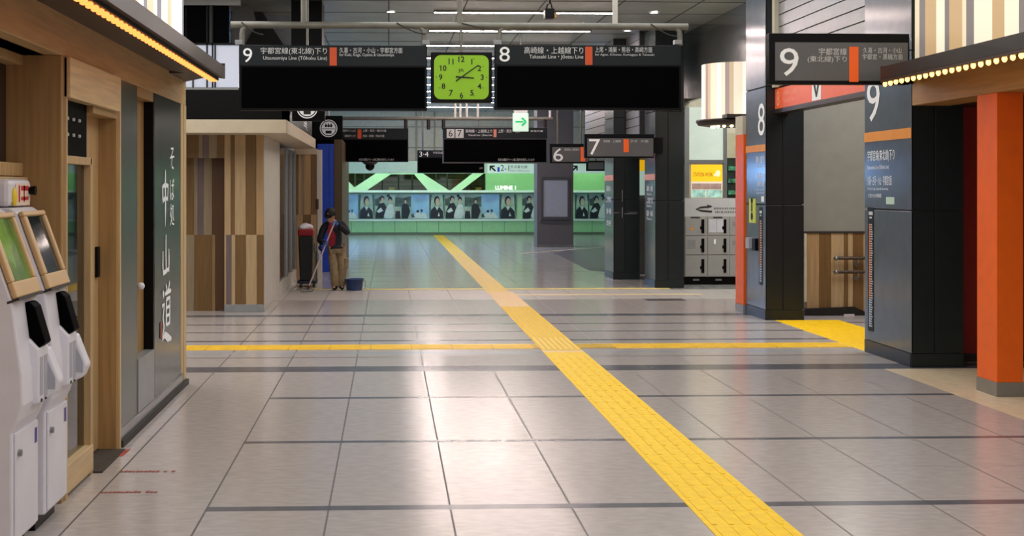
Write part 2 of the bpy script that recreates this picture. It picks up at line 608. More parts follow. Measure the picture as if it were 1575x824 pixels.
# grey panels
G0, G1, G2, G3 = 9.60, 10.30, 11.00, 12.42
MB().box(G0, G1, .12, 2.70, -.1, -.004, fx).build('grey_panel', M['gpanel'], wl)
MB().box(G0, 12.72, 0, .05, -.2, .03, fx).build('kerb', M['cable'], wl)
MB().box(G0, 12.50, .05, .13, -.2, .008, fx).build('plinth', M['steel'], wl, bevel=.003)
MB().box(G1 + .01, G2, .13, .55, -.2, .004, fx).build('cupboard_panel', M['plinth'], wl, bevel=.004)
MB().box(G2 - .03, G2 + .03, .13, 2.70, -.2, .0, fx).build('dark_jamb', M['black'], wl)
MB().box(G1 - .02, G2, 2.62, 2.70, -.2, .0, fx).build('door_head', M['wood_d'], wl)
MB().box(12.60, 12.72, 0.05, 2.70, -.4, .004, fx).box(12.44, 12.56, .13, 2.7, -.1, .0, fx).build('corner_post', M['wood_l'], wl, bevel=.006)
MB().box(12.56, 12.60, .05, 2.7, -.3, -.02, fx).build('corner_groove', M['wood_d'], wl)
MB().box(12.62, 12.72, 0, 2.7, -3.5, -.4, fx).build('side_wall', M['wood'], wl)
d3 = empty('door_3', (XL - .1, 10.65, 0.55), kind='structure')
MB().box(G1, G2 - .03, .55, 2.62, -.2, -.08, fx).build('door_leaf', M['wood_d'], d3, bevel=.003)
ky, kz = on_x(214, 441, XL - .05)
MB().ball(fx(ky + .08, kz, -.05), .03).build('knob', M['white'], d3)
# calligraphy panel
cp = empty('calligraphy_panel', (XL, 11.7, .13), 'tall dark grey green panel with white brush writing at the restaurant corner', 'sign panel')
MB().box(G2 + .03, G3, .13, 2.70, -.1, -.004, fx).build('panel', M['gpanel_d'], cp)
br = MB()


def brush(cx, cz, w, h, strokes):
    for pts, ws in strokes:
        br.stroke([(cx + (x - .5) * w, cz + (y - .5) * h) for x, y in pts], [q * w for q in ws], .002, fx)


def pxs(x, y):
    return on_x(x, y, XL)


c1 = pxs(254, 305)
naka = [([(.18, .72), (.2, .5), (.24, .42)], [.05, .06, .03]), ([(.16, .7), (.5, .74), (.84, .72), (.78, .45)], [.04, .05, .06, .03]), ([(.22, .47), (.5, .5), (.8, .49)], [.04, .05, .03]),
        ([(.52, 1.0), (.5, .75), (.52, .3), (.5, .0)], [.03, .07, .06, .01])]
brush(c1[0], pxs(254, 305)[1], .42, .50, naka)
yama = [([(.5, .95), (.5, .5), (.52, .15)], [.04, .06, .05]), ([(.12, .6), (.1, .3), (.16, .12), (.5, .14), (.9, .18)], [.04, .06, .06, .05, .04]), ([(.88, .62), (.9, .4), (.88, .1)], [.03, .06, .04])]
brush(pxs(255, 392)[0], pxs(255, 392)[1], .40, .40, yama)
michi = [([(.12, .9), (.22, .82)], [.04, .06]), ([(.05, .66), (.26, .68), (.14, .45), (.24, .3), (.08, .14)], [.04, .05, .05, .05, .03]), ([(.05, .1), (.3, .16), (.6, .08), (1.0, .02)], [.02, .06, .08, .03]),
         ([(.45, 1.0), (.53, .9)], [.03, .05]), ([(.82, 1.02), (.7, .9)], [.05, .03]), ([(.34, .84), (.66, .87), (.96, .86)], [.03, .05, .03]), ([(.48, .74), (.46, .3)], [.04, .05]),
         ([(.48, .74), (.84, .75), (.82, .3)], [.04, .05, .05]), ([(.5, .6), (.8, .6)], [.03, .03]), ([(.5, .46), (.8, .46)], [.03, .03]), ([(.48, .31), (.82, .31)], [.03, .03])]
brush(pxs(256, 482)[0], pxs(256, 482)[1], .5, .52, michi)
for ch, y in (('そ', 243), ('ば', 291), ('処', 330)):
    a, b = pxs(264.5, y)
    br.text(ch, a - .11, a + .11, b - .1, b + .1, .002, fx)
br.build('brush_lettering', M['letter'], cp)
a, b = pxs(247.5, 508)
MB().rect(a - .04, a + .04, b - .07, b + .07, .002, fx).build('seal_stamp', mat('seal_red', (150, 60, 50), vary=0), cp)

# awning with a row of LEDs, stripes above
AX, AT = -1.47, 11.75
aw = empty('awning', (AX, 8, 2.9), 'dark brown metal awning over the wooden restaurant front with orange lights', 'awning')
q = MB()
q.prism([(XL, 2.95), (AX + .0, 2.88), (AX, 2.99), (XL, 3.05)], -11.75, 8, Fr((0, 0, 0), (1, 0, 0), (0, 0, 1), (0, -1, 0)))
q.prism([(XL - .01, 11.75), (AX, 11.75), (XL - .01, 12.72)], 2.93, 3.02)
q.build('canopy', M['brown'], aw)
MB().box(AX - .14, AX - .05, 3, 11.7, 2.862, 2.9).build('light_channel', M['black'], aw)
for k in range(56):
    y = 4.6 + k * .128
    MB().box(AX - .125, AX - .065, y, y + .055, 2.85, 2.866).build('led_light', M['led'], aw) if k == 0 else None
led0 = [o for o in COL.objects if o.name.startswith('led_light')][0]
for k in range(1, 56):
    c = led0.copy()
    COL.objects.link(c)
    c.parent = aw
    c.location = (0, k * .128, 0)
# LED channel hangs a little under the canopy lip
bp = empty('striped_light_panel', (XL, 10, ZF), 'backlit panel of pale vertical stripes above the awning on the left', 'light panel')
cols = [((255, 250, 240), .95), ((150, 150, 160), .55), ((236, 214, 178), .8), ((255, 246, 230), .95), ((226, 206, 170), .8), ((150, 146, 156), .5)]
SM = [mat('lit_stripe_%s' % n, c, rough=.5, emit=e * .75, vary=0.0) for n, (c, e) in zip('white grey sand ivory tan mauve'.split(), cols)]
q = MB()
y = 4.0
k = 0
rr = random.Random(3)
while y < 12.66:
    w = rr.choice([.1, .16, .22, .3])
    q.box(y, min(12.7, y + w), 3.06, 4.9, -.12, -.02, fx, mi=[0, 1, 2, 3, 5, 0, 4, 3][k % 8])
    y += w
    k += 1
q.build('stripe', SM, bp)

# ------------------------------------------------------------------ ticket machines
tan = mat('tan_plastic', (204, 170, 122), rough=.4, vary=.02)
lcd = mat('machine_screen', (30, 36, 36), rough=.08, spec=.6, vary=.25, scale=5)


def ticket_machine(y0, label, scr=None):
    w = .46
    X0 = -1.90
    o = empty('ticket_machine', (X0 - .2, y0 + w / 2, 0), label, 'ticket machine', 'ticket machines in the alcove')
    fr = Fr((X0, y0, 0), (1, 0, 0), (0, 0, 1), (0, -1, 0))      # a = outward, b = z, c = -y
    side = [(-.42, .09), (0, .09), (0, .66), (.03, .72), (.055, .80), (.05, .95), (.0, 1.33), (-.155, 1.765), (-.19, 1.79), (-.42, 1.79)]
    MB().prism(side, -w, 0, fr).build('body', M['white'], o, bevel=.012)
    MB().prism([(-.36, 0), (-.06, 0), (-.06, .09), (-.36, .09)], -w + .02, -.02, fr).build('base', M['black'], o)
    F = Fr((X0, y0, 0), (0, 1, 0), (0, 0, 1), (1, 0, 0))        # a = along the wall, b = z, c = outward
    dl = MB().box(.03, w - .015, .11, .655, 0, .012, F).build('door', M['white'], o, bevel=.005)
    MB().cyl(F(.07, .55, .01), F(.07, .55, .03), .018).build('lock', M['steel'], dl)
    MB().rect(w - .085, w - .04, .54, .62, .0135, F).build('label_sticker', mat('blue_sticker', (70, 66, 150), vary=0), dl)
    # sloped screen head
    s = Vector((-.155, 0, .435)).normalized()
    S = Fr((X0 + .002, y0, 1.335), (0, 1, 0), (s.x, 0, s.z), (s.z, 0, -s.x))
    L = .455
    MB().box(-.002, w + .002, -.012, .0, -.03, .034, S).build('screen_seam', M['cable'], o)
    fm = MB()
    fm.box(.0, w, 0, .085, 0, .03, S).box(.0, w, L - .03, L, 0, .03, S).box(0, .06, .085, L - .03, 0, .03, S).box(w - .045, w, .085, L - .03, 0, .03, S)
    fm.build('screen_frame', tan, o, bevel=.008)
    MB().box(.06, w - .045, .085, L - .03, .0, .012, S).build('screen', scr or lcd, o)
    # note slot, coin plate, tray
    V = F
    q = MB().prism([(.0, 1.09), (.07, 1.06), (.11, 1.09), (.055, 1.28), (.03, 1.305), (.0, 1.305)], -.345, -.215, fr)
    q.build('note_slot', M['screen'], o, bevel=.008)
    q = MB().prism([(.0, .76), (.085, .78), (.085, 1.06), (.03, 1.12), (.0, 1.12)], -.38, -.19, fr)
    q.build('front_plate', M['white'], o, bevel=.01)
    for bx in ((.205, .255, .82, 1.02), (.285, .34, .80, 1.02)):
        MB().box(*bx, .083, .089, V).build('slot_plate', M['white2'], o)
    MB().box(.22, .24, .785, .80, .083, .09, V).box(.30, .325, .785, .795, .083, .09, V).build('slot_mark', M['cable'], o)
    q = MB().prism([(.03, .76), (.12, .80), (.15, .87), (.08, 1.05), (.03, 1.05)], -.46, -.36, fr)
    tr_ = q.build('change_tray', M['white'], o, bevel=.012)
    MB().prism([(.06, .84), (.125, .83), (.125, .89), (.075, 1.0)], -.445, -.355, fr).build('tray_opening', M['white2'], tr_)
    for zz, rr_ in ((1.20, .018), (1.13, .014)):
        MB().cyl(V(.41, zz, .01), V(.41, zz, .05), rr_).build('button', M['white2'], o)
    return o


green_scr = mat('machine_screen_green', (110, 150, 50), rough=.12, vary=.5, scale=3, emit=.15)
ticket_machine(6.64, 'white ticket machine with a green picture on its screen, nearest the camera', green_scr)
ticket_machine(7.27, 'white ticket machine with dark tilted screen, next to the glass door')
hb = empty('machine_sign_box', (-2.22, 7.5, 1.795), 'small white box with red and yellow notice on top of a ticket machine', 'notice box')
MB().box(-2.34, -2.10, 7.29, 7.735, 1.795, 1.95).build('case', M['white'], hb, bevel=.03)
P = face_px(-2.1)
MB().rect(7.40, 7.69, 1.80, 1.925, .002, P).build('notice', mat('notice_cream', (232, 214, 196), vary=0), hb)
MB().rect(7.46, 7.49, 1.82, 1.915, .003, P).rect(7.56, 7.585, 1.82, 1.915, .003, P).rect(7.51, 7.66, 1.885, 1.912, .003, P).rect(7.51, 7.66, 1.83, 1.85, .003, P).build('red_mark', mat('notice_red', (190, 40, 40), vary=0), hb)
MB().ball((-2.095, 7.37, 1.85), .035, (.4, 1, 1.5)).build('yellow_mark', mat('notice_yellow', (235, 205, 60), vary=0), hb)
MB().cyl((-2.1, 7.68, 1.885), (-2.06, 7.68, 1.885), .022, .028).build('lens', M['black'], hb)

# red tape marks on the floor
for (x0, x1, y, lab) in ((155, 243, 757, 'worn dashed red tape line on the floor, the nearer one'), (186, 270, 725, 'worn dashed red tape line on the floor, farther from the camera')):
    a, b = on_floor(x0, y), on_floor(x1, y)
    q = MB()
    n = 14
    for i in range(n):
        if random.random() < .85:
            xx = a[0] + (b[0] - a[0]) * i / n
            q.box(xx, xx + (b[0] - a[0]) / n * .8, a[1] - .025, a[1] + .025 * random.random(), 0, .003)
    tag(q.build('floor_tape', mat('faded_red_tape', (150, 78, 66), rough=.6, vary=.2)), lab, 'floor tape')
a = on_floor(182, 697)
tag(MB().prism([(a[0] - .06, a[1] - .12), (a[0] + .05, a[1] - .1), (a[0] + .06, a[1] + .14), (a[0] + .0, a[1] + .08)], 0, .004).build('floor_tape', mat('red_tape', (176, 70, 56), rough=.6, vary=.2)),
    'small torn red tape patch on the floor by the doorway post', 'floor tape')

# ------------------------------------------------------------------ tactile paving
SX0, SX1 = 1.785, 2.262
cutA, cutB, cutC, cutD = 23.7, 20.75, 16.35, 15.1
ts = empty('tactile_strip', (2.02, 20, 0), 'long yellow tactile paving strip running down the hall away from the camera', 'tactile paving')
MB().box(SX0, SX1, 3.0, cutD - .14, 0, .004).build('paving_near', M['yellow'], ts)
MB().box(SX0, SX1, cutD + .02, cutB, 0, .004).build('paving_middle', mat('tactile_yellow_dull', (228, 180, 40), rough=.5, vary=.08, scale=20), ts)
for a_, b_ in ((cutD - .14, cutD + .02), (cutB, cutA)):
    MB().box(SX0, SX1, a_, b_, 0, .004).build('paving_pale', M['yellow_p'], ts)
MB().box(SX0, SX1 - .06, cutA, 52.3, 0, .004).build('paving_far', mat('tactile_yellow_far', (226, 190, 30), rough=.4, vary=.04), ts)
q = MB()
nb = 5
for i in range(nb):
    xx = SX0 + .047 + i * (SX1 - SX0 - .094) / (nb - 1)
    for j in range(36):
        y0 = 5.0 + j * .322
        if y0 + .27 < cutD - .2:
            q.box(xx - .014, xx + .014, y0, y0 + .27, .004, .0075)
q.build('guide_bar', M['yellow'], ts, bevel=.0)
q = MB()
for i in range(7):
    xx = SX0 + .035 + i * .068
    q.box(xx - .012, xx + .014, cutD + .06, cutC, .004, .009)
q.build('guide_bar_dense', mat('tactile_bar_bright', (250, 214, 60), rough=.5, vary=0), ts)
q = MB()
for i in range(8):
    for j in range(70):
        q.cyl((SX0 + .03 + i * .06, cutC + .05 + j * .062, .004), (SX0 + .03 + i * .06, cutC + .05 + j * .062, .008), .016, .010, n=6)
q.build('warning_dot', M['yellow'], ts)
# crossing band
tb = empty('tactile_band', (1.7, 15.55, 0), 'narrow yellow tactile band crossing the whole floor from left shop to right stairs', 'tactile paving')
q = MB()
g = MB()
x = -3.6
while x < 5.5:
    if not (SX0 - .5 < x + .24 < SX1 + .02) or True:
        x1 = min(x + .478, 5.54)
        if x1 <= SX0 or x >= SX1:
            q.box(x + .004, x1 - .004, 15.32, 15.78, 0, .004)
    x += .484
q.build('tile', mat('tactile_yellow_band', (246, 202, 60), rough=.4, vary=.05), tb)
g = MB()
for i in range(4):
    g.box(-3.6, SX0, 15.36 + i * .105, 15.41 + i * .105, .004, .008).box(SX1, 5.5, 15.36 + i * .105, 15.41 + i * .105, .004, .008)
g.build('guide_bar', mat('tactile_yellow_band', (246, 202, 60)), tb)
st = empty('tactile_patch', (6.0, 16.7, 0), 'broad yellow tactile area before the stairs between pillars eight and nine', 'tactile paving')
MB().box(5.54, 6.46, 14.92, 18.46, 0, .004).build('paving', M['yellow'], st)
q = MB()
for i in range(24):
    yy = 15.0 + i * .145
    q.box(5.57, 6.43, yy, yy + .06, .004, .008)
q.build('ridge', M['yellow'], st)
# thin far lines
ln = MB().box(-1.4, 5.3, 24.3, 24.55, 0, .003)
tag(ln.build('floor_line', mat('far_yellow_line', (228, 206, 120), rough=.5, vary=.05)), 'thin pale yellow line across the far floor by the cleaner', 'floor line')
ln = MB().box(2.26, 5.6, 22.95, 23.2, 0, .003)
tag(ln.build('floor_line', mat('far_pale_line', (232, 212, 170), rough=.5, vary=.05)), 'short pale line across the floor in front of the lockers', 'floor line')
gx0, gy0 = on_floor(992, 461)
gx1, _ = on_floor(1054, 461)
vg = MB()
vg.box(gx0, gx1, gy0 - .18, gy0 + .18, 0, .005, mi=0)
for i in range(16):
    xx = gx0 + .03 + i * (gx1 - gx0 - .06) / 16
    vg.box(xx, xx + .02, gy0 - .15, gy0 + .15, .005, .008, mi=1)
tag(vg.build('floor_grate', [mat('grate_brown', (100, 92, 88)), M['cable']]), 'small dark floor grate before the lockers', 'floor grate')

# ------------------------------------------------------------------ far left kiosk
KX, KY = -1.93, 20.0
kf = front(KY)
ks = empty('shop_kiosk', (-3.4, 23, 0), 'corner kiosk clad in striped wood boards with a pale flat roof, beyond the restaurant', 'kiosk')
KB = {'tan': wood('board_tan', (176, 144, 102)), 'brown': wood('board_brown', (118, 88, 48)), 'mid': wood('board_mid', (150, 118, 78)), 'mauve': wood('board_mauve', (112, 96, 98)),
      'pale': wood('board_pale', (186, 158, 118)), 'dark': wood('board_dark', (88, 56, 30)), 'taupe': wood('board_taupe', (146, 128, 102))}


def boards(segs, y0, y1, c0, c1, fr, Y, name, parent):
    q = MB()
    ms = sorted(set(s[2] for s in segs))
    for a, b, mname in segs:
        xa, xb_ = on_y(a, 300, Y)[0], on_y(b, 300, Y)[0]
        q.box(xa + .002, xb_ - .002, y0, y1, c0, c1, fr, mi=ms.index(mname))
    return q.build(name, [KB[m] for m in ms], parent)


zt, zm, zb_ = 2.71, on_y(350, 361, KY)[1], on_y(350, 468, KY)[1]
up = [(345, 355, 'pale'), (355, 361, 'brown'), (361, 378, 'pale'), (378, 394, 'brown'), (394, 405.5, 'tan')]
lo = [(345, 348, 'pale'), (348, 356, 'mauve'), (356, 362, 'pale'), (362, 378, 'brown'), (378, 395, 'pale'), (395, 405.5, 'brown')]
boards(up, zm, zt, -.1, 0, kf, KY, 'upper_boards', ks)
boards(lo, zb_, zm, -.1, 0, kf, KY, 'lower_boards', ks)
xa, xb_ = on_y(345, 0, KY)[0], on_y(405.5, 0, KY)[0]
MB().box(xa, xb_, 0, zb_, -.1, .01, kf).build('plinth', M['plinth'], ks, bevel=.004)
# doorway part, left
segT = [(240, 305, 'brown'), (305, 312, 'taupe'), (312, 321, 'mauve'), (321, 334, 'taupe'), (334, 345.5, 'brown')]
zd = on_y(320, 243, KY)[1]
boards(segT, zd, zt, -.1, 0, kf, KY, 'upper_boards', ks)
DY = KY + .25
dfk = front(DY)
segD = [(240, 298, 'brown'), (298, 304, 'taupe'), (304, 313, 'mauve'), (313, 326, 'taupe'), (326, 352, 'dark')]
segE = [(240, 284, 'brown'), (284, 299, 'taupe'), (299, 326, 'brown'), (326, 331, 'mid'), (331, 352, 'dark')]
zm2 = on_y(320, 361, DY)[1]
boards(segD, zm2, zd + .05, -.1, 0, dfk, DY, 'recessed_boards', ks)
boards(segE, .0, zm2, -.1, 0, dfk, DY, 'recessed_boards', ks)
# side wall (faces the hall): white corner, dark shop windows
FK = face_px(KX)
kc = M['cream']
MB().box(KY + .1, 23.1, 0, 2.71, -.25, 0, FK).build('corner_wall', mat('pale_stone', (206, 200, 188), rough=.4, vary=.03), ks, bevel=.006)
wd = MB().box(23.1, 27.2, .22, 2.66, -.12, -.03, FK).build('shop_window', M['glass_d'], ks)
for yy in (23.1, 24.9, 26.05, 27.12):
    MB().box(yy, yy + .09, .22, 2.66, -.12, .0, FK).build('window_bar', M['steel'], wd)
MB().box(23.1, 27.2, 0, .22, -.12, .01, FK).build('window_sill', mat('pale_stone', (206, 200, 188)), ks)
MB().box(-1.51 - 4.6, -1.51, KY - .7, 26.9, 2.71, 2.91).build('roof_slab', mat('pale_slab', (196, 182, 156), rough=.6, vary=.03), ks, bevel=.008)
# end return with boards facing the camera
EY = 27.25
e_f = front(EY)
segR = [(452, 459, 'brown'), (459, 464, 'tan'), (464, 467.5, 'taupe'), (467.5, 478, 'tan'), (478, 487, 'brown')]
segR2 = [(452, 466, 'tan'), (466, 478, 'brown'), (478, 487, 'tan')]
zr = on_y(470, 330, EY)[1]
boards(segR, zr, 2.6, -.15, 0, e_f, EY, 'end_boards', ks)
boards(segR2, 0, zr, -.15, 0, e_f, EY, 'end_boards', ks)
x0, x1 = on_y(452, 0, EY)[0], on_y(487.5, 0, EY)[0]
MB().box(x0, x1, EY - .02, EY + .2, 2.6, 2.72).build('end_cap', mat('pale_slab', (196, 182, 156)), ks)
MB().box(x1, x1 + .1, EY - .0, EY + .2, 0, 2.7).build('end_post', mat('pale_stone', (206, 200, 188)), ks)
MB().box(-7.5, KX - .3, 20.4, 27.2, 0, 2.7).build('core', mat('dim_interior', (128, 126, 112)), ks)

# bulkhead above the kiosk with lit panes
bh = empty('wall_bulkhead', (-4, 20.2, 2.91), kind='structure')
BY = 20.3
bf = front(BY)
xA, xB = -7.5, -1.56
zA = on_y(300, 135, BY)[1]
MB().box(xA, xB, 2.911, zA, -.3, 0, bf).build('black_panel', M['black'], bh)
sx0 = xB
MB().box(BY, 26.5, 2.911, 3.5, -.1, 0, face_px(xB)).build('side_panel', M['gpanel_d'], bh)
z1 = on_y(300, 69, BY)[1]
pane = mat('lit_pane', (190, 196, 212), rough=.3, emit=.42, vary=0)
for a, b in ((262, 285), (286, 296), (298, 330), (332, 367)):
    MB().box(on_y(a, 0, BY)[0], on_y(b, 0, BY)[0], zA + .01, z1, -.06, -.02, bf).build('lit_pane', pane, bh)
z2 = on_y(300, 8, BY)[1]
for a, b in ((262, 285), (286, 318), (320, 325), (329, 352)):
    MB().box(on_y(a, 0, BY)[0], on_y(b, 0, BY)[0], z1 + .03, z2, -.06, -.02, bf).build('dark_pane', M['screen'], bh)
q = MB()
q.box(xA, on_y(370, 0, BY)[0], z2, z2 + .09, -.1, .02, bf).box(xA, on_y(367, 0, BY)[0], zA - .03, zA + .01, -.1, .02, bf)
q.build('grey_rail', M['plinth'], bh)
q = MB().box(xA, on_y(367, 0, BY)[0], z1, z1 + .03, -.1, .02, bf)
for a in (297, 331, 318.5, 327):
    q.box(on_y(a - 1, 0, BY)[0], on_y(a + 1, 0, BY)[0], zA, z1 if a in (297, 331) else z2, -.1, .02, bf)
q.build('mullion', M['black'], bh)
q = MB()
q.box(on_y(322, 0, BY)[0], on_y(328, 0, BY)[0], z1, z2, -.1, .0, bf)
p = [on_y(x, y, BY) for x, y in ((360, 5), (385, 5), (392, 32), (372, 68), (355, 68), (352, 32))]
q.prism(p, -.3, -.1, bf)
q.build('bracket_plate', M['cable'], bh)
# dark box column and pale slab shaped as the ceiling's reflection
MB().box(on_y(448, 0, 21.5)[0], on_y(495, 0, 21.5)[0], 21.5, 22.3, 3.2, CZ).build('hung_column', M['black'], bh)
q = MB()
p = [on_y(x, y, 23.5) for x, y in ((388, -15), (452, -15), (452, 110), (440, 75), (405, 26))]
q.prism(p, -.6, 0, front(23.5))
q.build('ceiling_reflection_slab', mat('pale_reflection', (178, 186, 200), rough=.4, vary=.03), bh)
q = MB()
p = [on_y(x, y, 23.0) for x, y in ((355, -15), (386, -15), (408, 26), (440, 75), (450, 110), (355, 110))]
q.prism(p, -.4, 0, front(23.0))
q.build('soffit_edge', mat('dark_soffit', (52, 54, 54), vary=.05), bh)


# ------------------------------------------------------------------ hanging signs
def board_sign(name, Y, px0, px1, py0, py1, label, group, header_py, th=.14, frame=M['signb'], cat='hanging sign', hdr=M['sign']):
    f = front(Y)
    x0, z1 = on_y(px0, py0, Y)
    x1, _ = on_y(px1, py0, Y)
    _, z0 = on_y((px0 + px1) / 2, py1, Y)
    zh = on_y((px0 + px1) / 2, header_py, Y)[1] if header_py else None
    o = empty(name, ((x0 + x1) / 2, Y + th / 2, z0), label, cat, group)
    MB().box(x0, x1, z0, z1, -th, 0, f).build('casing', frame, o, bevel=.006)
    if zh:
        MB().box(x0 + .01, x1 - .01, zh, z1 - .01, 0, .008, f).build('header', hdr, o)
        MB().box(x0 + .03, x1 - .03, z0 + .03, zh - .02, 0, .004, f).build('display', M['screen'], o)
    return o, f, (x0, x1, z0, z1, zh)


def put(mb, t, px0, px1, py0, py1, Y, c, f, keep=None):
    x0, z1 = on_y(px0, py0, Y)
    x1, z0 = on_y(px1, py1, Y)
    mb.text(t, x0, x1, z0, z1, c, f, keep=keep)


def bar(mb, px0, px1, py0, py1, Y, c0, c1, f):
    x0, z1 = on_y(px0, py0, Y)
    x1, z0 = on_y(px1, py1, Y)
    mb.box(x0, x1, z0, z1, c0, c1, f)


S1 = 17.0
o, f, _ = board_sign('platform_sign', S1, 368, 657, 69, 170, 'large black hanging departure board headed with number 9', 'hanging departure boards', 101)
q = MB(); put(q, '9', 374, 388, 74, 96, S1, .012, f); q.build('platform_number', M['letter'], o)
q = MB()
put(q, '宇都宮線(東北線)下り', 401, 503, 73, 85, S1, .012, f)
put(q, 'Utsunomiya Line (Tōhoku Line)', 405, 503, 86, 94, S1, .012, f)
put(q, '久喜・古河・小山・宇都宮方面', 522, 619, 73, 82, S1, .012, f)
put(q, 'for Kuki, Koga, Oyama & Utsunomiya', 522, 606, 82, 88, S1, .012, f)
q.build('lettering', M['letterd'], o)
q = MB(); bar(q, 507, 518, 73, 101, S1, .008, .013, f); q.build('line_marker', M['orange'], o)
o, f, _ = board_sign('platform_sign', S1, 761, 1048, 69, 169, 'large black hanging departure board headed with number 8', 'hanging departure boards', 100)
q = MB(); put(q, '8', 768, 784, 72, 95, S1, .012, f); q.build('platform_number', M['letter'], o)
q = MB()
put(q, '高崎線・上越線下り', 806, 897, 72, 83, S1, .012, f)
put(q, 'Takasaki Line・Jōetsu Line', 814, 897, 84, 92, S1, .012, f)
put(q, '上尾・鴻巣・熊谷・高崎方面', 915, 1003, 72, 81, S1, .012, f)
put(q, 'for Ageo, Kōnosu, Kumagaya & Takasaki', 915, 1006, 82, 87, S1, .012, f)
q.build('lettering', M['letterd'], o)
q = MB(); bar(q, 900, 911, 72, 100, S1, .008, .013, f); q.build('line_marker', M['orange'], o)

# clock
f = front(S1)
x0, z1 = on_y(663, 80, S1); x1, z0 = on_y(757, 158, S1)
ck = empty('station_clock', ((x0 + x1) / 2, S1, z0), 'square station clock with a glowing lime green face hanging between two boards', 'clock')
MB().box(x0, x1, z0, z1, -.2, .02, f).build('case', M['black'], ck, bevel=.012)


def rrect(a0, a1, b0, b1, r, n=6):
    pts = []
    for cx, cy, t0 in ((a1 - r, b1 - r, 0), (a0 + r, b1 - r, 90), (a0 + r, b0 + r, 180), (a1 - r, b0 + r, 270)):
        for i in range(n + 1):
            t = math.radians(t0 + 90 * i / n)
            pts.append((cx + r * math.cos(t), cy + r * math.sin(t)))
    return pts


a0, b1 = on_y(667.5, 85, S1); a1, b0 = on_y(751.5, 153, S1)
MB().prism(rrect(a0, a1, b0, b1, .09), .02, .03, f).build('dial', mat('lime_dial', (112, 158, 4), rough=.4, emit=.28, vary=.04, scale=2, ecol=(150, 200, 0)), ck)
ca, cb = (a0 + a1) / 2, (b0 + b1) / 2
RX, RZ = .272, .215
for h in range(1, 13):
    t = math.radians(90 - 30 * h)
    xx, zz = ca + RX * math.cos(t), cb + (RZ + .02) * math.sin(t)
    w_ = .05 if h < 10 else .085
    if h == 11: w_ = .07
    q = MB()
    q.text(str(h), xx - .05, xx + .05, zz - .037, zz + .037, .033, f, keep='c', bold=True)
    q.disc(ca + (RX + .055) * math.cos(t), cb + (RZ + .065) * math.sin(t), .007, .033, f, n=8)
    q.build('numeral', M['ink'], ck)
q = MB()
q.text('JR', ca - .045, ca + .035, cb + .055, cb + .11, .033, f)
q.build('logo', M['ink'], ck)


def hand(mb, ang, l0, l1, w, c):
    t = math.radians(90 - ang)
    d = (math.cos(t), math.sin(t)); n = (-d[1], d[0])
    pts = [(ca + d[0] * l0 + n[0] * w, cb + d[1] * l0 + n[1] * w), (ca + d[0] * l0 - n[0] * w, cb + d[1] * l0 - n[1] * w),
           (ca + d[0] * l1 - n[0] * w * .7, cb + d[1] * l1 - n[1] * w * .7), (ca + d[0] * l1 + n[0] * w * .7, cb + d[1] * l1 + n[1] * w * .7)]
    mb.prism(pts, c, c + .004, f)


q = MB(); hand(q, 94, -.075, .165, .011, .036); q.build('hour_hand', M['ink'], ck)
q = MB(); hand(q, 54.5, -.09, .27, .009, .042); q.build('minute_hand', M['ink'], ck)

# pipe frame carrying the boards
pf = empty('pipe_frame', (.6, S1 + .1, 3.0), 'long grey pipe frame that carries the clock and the two big boards', 'pipe frame')
PY = S1 + .07
xa, zp = on_y(355, 38, PY); xb_, _ = on_y(1058, 38, PY)
MB().cyl((xa, PY, zp), (xb_, PY, zp), .044).build('main_pipe', M['pipe'], pf)
for px in (467, 707):
    xx = on_y(px, 0, PY)[0]
    MB().cyl((xx, PY, zp), (xx, PY, CZ), .038).build('hanger_pipe', M['pipe'], pf)
xx = on_y(946, 0, PY)[0]
q = MB().box(xx - .03, xx + .03, PY - .03, PY + .03, zp, CZ)
q.build('hanger_channel', mat('pale_channel', (196, 194, 188), vary=.02), pf)
for px in (372, 652, 768, 1046):
    q = MB()
    xx = on_y(px, 0, PY)[0]
    sg = 1 if px in (372, 768) else -1
    zt_ = on_y(px, 70, PY)[1]
    q.tube([(xx + sg * .14, PY, zp - .015), (xx + sg * .05, PY, zp - .02), (xx + sg * .01, PY, zp - .06), (xx, PY, zp - .12), (xx, PY, zt_)], .034)
    q.build('drop_arm', M['pipe'], pf)
for px in (368, 655, 765, 1042):
    xx, zz = on_y(px, 62, PY)
    MB().box(xx - .05, xx + .05, PY - .05, PY + .05, zz - .06, zz + .0).build('clamp', M['plinth'], pf, bevel=.005)
xx = on_y(709, 0, PY)[0]
MB().cyl((xx, PY, zp), (xx, PY, on_y(709, 80, PY)[1]), .02).build('clock_rod', M['pipe'], pf)
for a, b, sag in ((610, 655, .09), (1000, 1040, .1), (372, 405, .1), (710, 765, .05)):
    pts = []
    for i in range(9):
        t = i / 8
        xx = on_y(a + (b - a) * t, 0, PY)[0]
        pts.append((xx, PY - .05, zp + .03 - sag * math.sin(math.pi * t * .5) * 1.6))
    MB().tube(pts, .008, n=6).build('cable', M['cable'], pf)
# loudspeaker under the ceiling
Yp = 20.5
xx, zz = on_y(846, 20, Yp)
sp = empty('loudspeaker', (xx, Yp, zz - .1), 'small black box loudspeaker hanging from the ceiling above board 8', 'loudspeaker')
MB().box(xx - .09, xx + .06, Yp - .1, Yp + .1, zz - .09, zz + .06).build('cabinet', M['black'], sp, bevel=.01)
MB().tube([(xx - .06, Yp, zz + .05), (xx - .04, Yp, zz + .13), (xx + .01, Yp, zz + .16), (xx + .04, Yp, zz + .05)], .012, n=6).cyl((xx, Yp, zz + .15), (xx, Yp, CZ), .014).build('bracket', M['black'], sp)
MB().box(xx + .06, xx + .10, Yp - .06, Yp + .06, zz - .08, zz + .0).build('side_plate', mat('amber_plate', (180, 140, 80), vary=.02), sp)
